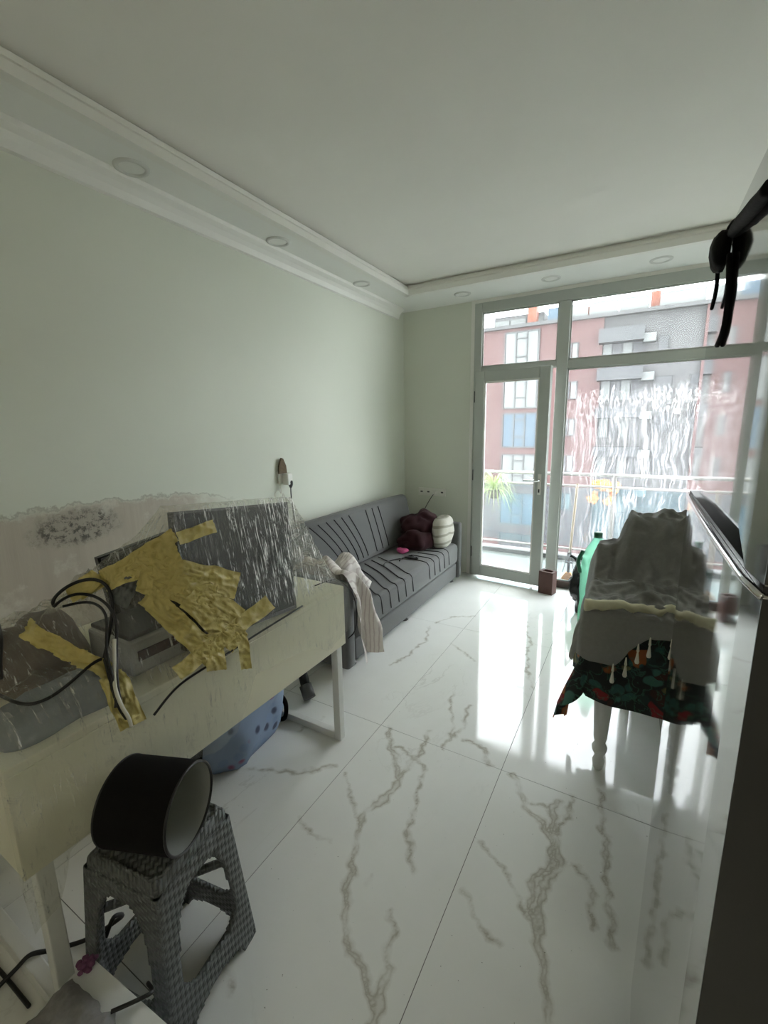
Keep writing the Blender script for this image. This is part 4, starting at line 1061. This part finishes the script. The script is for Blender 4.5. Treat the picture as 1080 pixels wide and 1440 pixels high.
# things by the window
hb = thing('hollow_brick', 'brown hollow clay block standing on the floor by the door', 'brick', (-.595, 3.86, 0))
hr = Rz(math.radians(-14)); mb = MB()
o_ = [(-.062, -.045), (.062, -.045), (.062, .045), (-.062, .045)]; i_ = [(-.04, -.025), (.04, -.025), (.04, .025), (-.04, .025)]
vv = []
for z in (0, .20):
    for q in (o_, i_): vv += [Vector((-.595, 3.865, 0))+hr @ Vector((a, b, z)) for a, b in q]
ff = []
for k in range(4):
    n = (k+1) % 4
    ff += [(k, n, 8+n, 8+k), (4+n, 4+k, 12+k, 12+n), (8+k, 8+n, 12+n, 12+k), (4+k, 4+n, n, k)]
part('block', MB().add(vv, ff), 'terracotta', hb)
part('inner_web', MB().box((-.597, 3.842, 0), (-.593, 3.888, .185)), 'terracotta', hb)
bt = thing('water_bottle', 'large green plastic water bottle behind the draped table', 'bottle', (-.19, 3.30, .0))
part('bottle', MB().lathe([(.07, .0), (.095, .015), (.098, .12), (.09, .20), (.098, .28), (.098, .48), (.075, .58), (.03, .66), (.024, .69)], (-.19, 3.30, 0), 24), 'bottle', bt, True)
part('cap', MB().lathe([(.028, .675), (.029, .71), (.024, .715)], (-.19, 3.30, 0), 16), 'green_cap', bt, True)
part('handle', MB().tube([(-.275, 3.26, .58), (-.302, 3.25, .50), (-.285, 3.26, .42)], .014, 8, True, 5), 'green_cap', bt, True)
kb = thing('bin_bag', 'crumpled black plastic bag on the floor beside the green bottle', 'bag', (-.285, 3.56, 0))
part('bag_body', MB().blob((-.285, 3.56, .20), (.075, .11, .21), 18, .9, .07, 11, 5, flat=.002), 'black_gloss', kb, True)
mb = MB()
for a in (-.05, .0, .05): mb.tube([(-.285+a*.7, 3.55, .37), (-.295+a, 3.54, .43), (-.315+a*1.4, 3.52, .46)], .013, 6, True, 4)
part('knot', mb, 'black_gloss', kb, True)

# ------------------------------------------------------------------ fridge
FX, FYN, FYF, FZT = .095, .447, 1.075, 1.728
fg = thing('fridge', 'tall steel fridge freezer with glossy doors', 'fridge', (.43, .76, 0))
part('body', MB().box((FX+.07, FYN+.004, .03), (.745, FYF-.004, FZT-.01), .008), 'steel_dark', fg)
GZ = 1.318
def door_slab(z0, z1, notch=None):
    # slab whose front is very slightly bowed
    n = 14; ys_ = np.linspace(FYN, FYF, n); fr = [FX-.004*(1-((y-(FYN+FYF)/2)/((FYF-FYN)/2))**2)+.004*(abs(y-(FYN+FYF)/2) > .3) for y in ys_]
    V = []
    for k, y in enumerate(ys_):
        zz0 = z0 if notch is None or y < notch[0] else notch[1]
        V += [(fr[k], y, zz0), (fr[k], y, z1), (FX+.062, y, zz0), (FX+.062, y, z1)]
    Fc = []
    for k in range(n-1):
        a = 4*k; b = a+4; Fc += [(a, b, b+1, a+1), (a+2, a+3, b+3, b+2), (a+1, b+1, b+3, a+3), (a, a+2, b+2, b)]
    Fc += [(0, 1, 3, 2), (4*n-4, 4*n-2, 4*n-1, 4*n-3)]
    return MB().add(V, Fc), fr, ys_
lo, fr, ysf = door_slab(.06, GZ-.008)
d1 = part('fridge_door', lo, 'steel', fg)
up, _, _ = door_slab(GZ, FZT, (.53, GZ+.032))
d2 = part('freezer_door', up, 'steel', fg)
part('edge_trim', MB().tube([(fr[k]-.001, ysf[k], GZ-.009) for k in range(len(ysf))], .0035, 6), 'chrome', d1, True, label='bright chrome edge')
part('handle_recess', MB().box((FX+.004, FYN+.004, GZ-.0075), (FX+.058, FYF-.004, GZ-.002)).box((FX+.045, .535, GZ-.002), (FX+.060, FYF-.006, GZ+.031)), 'black_plastic', d1, label='black handle recess')
part('grip', MB().tube([(FX+.02, FYF-.05, GZ-.001), (FX+.026, .80, GZ+.001), (FX+.03, .60, GZ+.001)], .004, 6), 'chrome', d1, True)
part('handle_lip', MB().box((FX-.001, .535, GZ+.026), (FX+.03, FYF-.003, GZ+.034), .002), 'chrome', d2)
part('side_panel', MB().box((FX+.003, FYN-.0025, .062), (FX+.06, FYN-.0003, GZ-.01)), 'steel_dark', d1)
part('side_panel', MB().box((FX+.003, FYN-.0025, GZ+.002), (FX+.06, FYN-.0003, FZT-.002)), 'steel_dark', d2)
part('plinth', MB().box((FX+.05, FYN+.02, 0), (.72, FYF-.02, .03)), 'black_plastic', fg)
# black bag with straps hanging over the fridge top edge
bb = thing('black_pouch', 'black pouch with dangling straps hung over the fridge top', 'pouch', (FX+.05, .8, FZT))
part('pouch', MB().blob((FX+.17, .76, FZT+.018), (.09, .17, .022), 12, .8, .008, 14, 3, flat=FZT+.001), 'blob_black', bb, True)
part('flap', MB().blob((FX-.016, .83, 1.690), (.012, .030, .026), 10, .9, .006, 40, 2), 'blob_black', bb, True)
part('flap', MB().tube([(FX-.006, .85, 1.712), (FX-.009, .75, 1.693), (FX-.009, .68, 1.680), (FX-.009, .56, 1.660)], [.006, .007, .008, .008, .007], 8, True, 5), 'blob_black', bb, True)
part('strap', MB().tube([(FX+.11, .80, FZT+.014), (FX+.05, .825, FZT+.007), (FX+.004, .845, FZT+.005), (FX-.007, .850, FZT-.012)], .005, 6, True, 4), 'blob_black', bb, True)
part('strap', MB().tube([(FX-.012, .875, 1.680), (FX-.010, .885, 1.660), (FX-.010, .89, 1.645), (FX-.010, .915, 1.630)], .0028, 6, True, 4), 'blob_black', bb, True)
part('strap', MB().tube([(FX-.008, .80, 1.675), (FX-.007, .775, 1.625), (FX-.006, .775, 1.60), (FX-.006, .785, 1.575), (FX-.007, .82, 1.560)], .0036, 6, True, 4), 'blob_black', bb, True)

# ------------------------------------------------------------------ stool with lampshade
st = thing('plastic_stool', 'grey rattan pattern plastic stool beside the desk', 'stool', (-.975, .525, 0))
SC_, SRT = Vector((-.985, .520, 0)), math.radians(9)
SH = .45; HB, HT = .150, .118
def sp(x, y, z): return SC_ + Rz(SRT) @ Vector((x, y, z))
def half(z): return HB+(HT-HB)*(z/SH)
part('seat', (lambda mb: (setattr(mb, 'v', [tuple(sp(*v)) for v in mb.v]), mb)[1])(rbox((-HT, -HT, SH-.045), (HT, HT, SH), .018, 3)), 'rattan', st, True)
part('seat_rim', MB().tube([sp(a*(HT-.014), b*(HT-.014), SH-.001) for a, b in ((-.85, -1), (.85, -1), (1, -.85), (1, .85), (.85, 1), (-.85, 1), (-1, .85), (-1, -.85), (-.85, -1))], .006, 6), 'rattan', st, True)
def panel_pts(s, z, side):   # s in -1..1 across the face
    h = half(z); q = {0: (h, s*h), 1: (s*h, -h), 2: (-h, -s*h), 3: (-s*h, h)}[side]; return q[0], q[1], z
for side in range(4):
    # face panel with a rounded opening and a foot arch, built as a grid with holes, then given thickness
    ns, nzv = 44, 60; keep = []; idx = {}; V = []; Fq = []
    def solid(s, z):
        if z < .052 and abs(s) < .62*(1-(max(0, z)/.052)**3): return False            # arch between feet
        cz, rz_ = .245, .135; wdt = .66*(1-.16*(z-cz)/rz_*1.0)
        if abs((z-cz)/rz_)**3.2+abs(s/wdt)**3.2 < 1: return False
        return True
    def vid(i, j):
        if (i, j) not in idx: idx[(i, j)] = len(V); V.append((i, j))
        return idx[(i, j)]
    for i in range(ns):
        for j in range(nzv):
            s = -1+2*(i+.5)/ns; z = (SH-.03)*(j+.5)/nzv
            if solid(s, z): Fq.append((vid(i, j), vid(i+1, j), vid(i+1, j+1), vid(i, j+1)))
    out3, in3 = [], []
    for i, j in V:
        s = -1+2*i/ns; z = (SH-.03)*j/nzv
        x, y, zz = panel_pts(s, z, side); wv = .001
        nrmv = Vector((({0: (1, 0), 1: (0, -1), 2: (-1, 0), 3: (0, 1)})[side]) + (0,))
        # soften the corner
        out3.append(sp(*(Vector((x, y, zz))+nrmv*(wv-.004*max(0, abs(s)-.9)/.1)))); in3.append(sp(*(Vector((x*(1), y*(1), zz))-nrmv*.014)))
    n = len(V); edges = {}
    for f in Fq:
        for a, b in zip(f, f[1:]+f[:1]): edges[(a, b)] = 1
    rim = [(a, b) for (a, b) in edges if (b, a) not in edges]
    part('leg_panel', MB().add(out3+in3, Fq+[tuple(i+n for i in f[::-1]) for f in Fq]+[(b, a, a+n, b+n) for a, b in rim]), 'rattan', st, True)
for a, b in ((1, 1), (1, -1), (-1, 1), (-1, -1)):
    part('foot', MB().box(sp(a*(HB-.022), b*(HB-.022), 0)-Vector((.02, .02, 0)), sp(a*(HB-.022), b*(HB-.022), .0)+Vector((.02, .02, .02)), .004), 'black_plastic', st)
for a, b, c_, d_ in ((1, 1, -1, -1), (1, -1, -1, 1)):
    part('cross_brace', MB().tube([sp(a*.115, b*.115, .28), sp(c_*.115, d_*.115, .28)], .011, 8), 'rattan', st)
# lampshade lying on the stool
ax0 = Vector((-1.035, .472, .0)); ax1 = Vector((-.870, .538, .0)); LR = .099
lz = SH+.009+LR
axd = (ax1-ax0); axl = axd.length; axd.normalize()
Ma = Matrix((axd.cross(Vector((0, 0, 1))), Vector((0, 0, 1)), axd)).transposed()
ls = thing('lampshade', 'black fabric drum lampshade lying on its side on the stool', 'lampshade', (-.955, .505, SH+.009))
c_ = Vector((ax0.x, ax0.y, lz))
part('shade', MB().lathe([(LR, 0), (LR, axl)], c_, 48, Ma, cap=False), 'black_fabric', ls, True)
part('lining', MB().lathe([(LR-.004, axl-.001), (LR-.004, .001)], c_, 48, Ma, cap=False), 'shade_inner', ls, True)
for h in (0, axl):
    part('edge_ring', MB().tube([c_+Ma @ Vector((math.cos(a)*(LR-.002), math.sin(a)*(LR-.002), h)) for a in np.linspace(0, 2*math.pi, 49)], .0035, 6, False), 'black_plastic', ls, True)
part('fitting', MB().tube([c_+Ma @ Vector((math.cos(a)*.022, math.sin(a)*.022, .03)) for a in np.linspace(0, 2*math.pi, 17)], .003, 6, False).tube([c_+Ma @ Vector((.022, 0, .03)), c_+Ma @ Vector((LR-.004, 0, .03))], .0025, 6).tube([c_+Ma @ Vector((-.011, .019, .03)), c_+Ma @ Vector((-(LR-.004)*.5, (LR-.004)*.866, .03))], .0025, 6).tube([c_+Ma @ Vector((-.011, -.019, .03)), c_+Ma @ Vector((-(LR-.004)*.5, -(LR-.004)*.866, .03))], .0025, 6), 'chrome', ls, True)

# ------------------------------------------------------------------ white box with fur, floor cables
BZ = .30
p0 = Vector(at(2, BZ, 128, 1345)); p1 = Vector(at(2, BZ, 235, 1440)); p2 = Vector(at(2, BZ, 28, 1440))
bxw = thing('white_box', 'white box with rough grey fleece on top beside the stool', 'box', (p0.x+.15, p0.y-.2, 0))
e1 = (p1-p0).normalized()*.36; e2 = Vector((e1.y, -e1.x, 0)).normalized()*.42
vv = [p0+a+Vector((0, 0, z-BZ)) for z in (0, BZ) for a in (Vector((0, 0, 0)), e1, e1+e2, e2)]
part('carton', MB().add(vv, [(0, 3, 2, 1), (4, 5, 6, 7), (0, 1, 5, 4), (1, 2, 6, 5), (2, 3, 7, 6), (3, 0, 4, 7)]), 'box_white', bxw)
n = 60; A = np.zeros((n, n, 3))
for i in range(n):
    for j in range(n):
        u, v = i/(n-1), j/(n-1)
        p = p0+e1*(.02+.62*u+.03*noise.noise(Vector((v*9, 2, 0))))+e2*(.10+.88*v+.03*noise.noise(Vector((u*9, 7, 0))))
        ed = min(u, 1-u, v, 1-v)
        A[i, j] = (p.x, p.y, BZ+.002+.022*min(1, ed/.06)+.008*noise.noise(Vector((u*22, v*22, 0)))*min(1, ed/.04)+.004*noise.noise(Vector((u*60, v*60, 3)))*min(1, ed/.04))
part('fleece', MB().grid(A), 'fur', bxw, True, label='rough grey fleece')
mb = MB()
for k in range(14):
    a = k*2.4; r = .004+.0011*k; mb.blob(tuple(p0+e1*.03+e2*.035+Vector((math.cos(a)*r, math.sin(a)*r, .008+.002*math.sin(k)))), (.0065, .0065, .004), 6, 1, .003, 120, k)
single('fabric_flower', mb, 'purple_flower', 'small purple fabric flower on the corner of the white box', 'flower', True)
cable('floor_cable', [(-1.36, .25, .006), (-1.345, .29, .030), (-1.33, .32, .050), (-1.31, .36, .030), (-1.27, .43, .008), (-1.215, .50, .04), (-1.19, .47, .09), (-1.18, .43, .05), (-1.175, .385, .008)], .006, 'cable_black', 'thick black cable curling up from the floor between desk and box')
cable('floor_cable', [(-1.55, .262, .006), (-1.38, .272, .006), (-1.24, .276, .006)], .005, 'cable_black', 'black cable lying on the floor under the desk end')
cable('stool_cable', [(-1.095, .49, SH+.012), (-1.12, .46, SH-.0), (-1.135, .435, .36), (-1.150, .425, .20), (-1.158, .41, .06), (-1.165, .385, .010), (-1.16, .36, .006)], .004, 'cable_black', 'thin black cable running down the side of the stool')
cable('box_cable', [p0+e1*.40+e2*.10+Vector((0, 0, .012)), p0+e1*.44+e2*(-.01)+Vector((.02, 0, .008)), p0+e1*.50-e2*.05+Vector((0, 0, .0)), p0+e1*.46-e2*.075+Vector((-.02, 0, -.02))], .004, 'cable_black', 'short black cable bent over the edge of the white box')
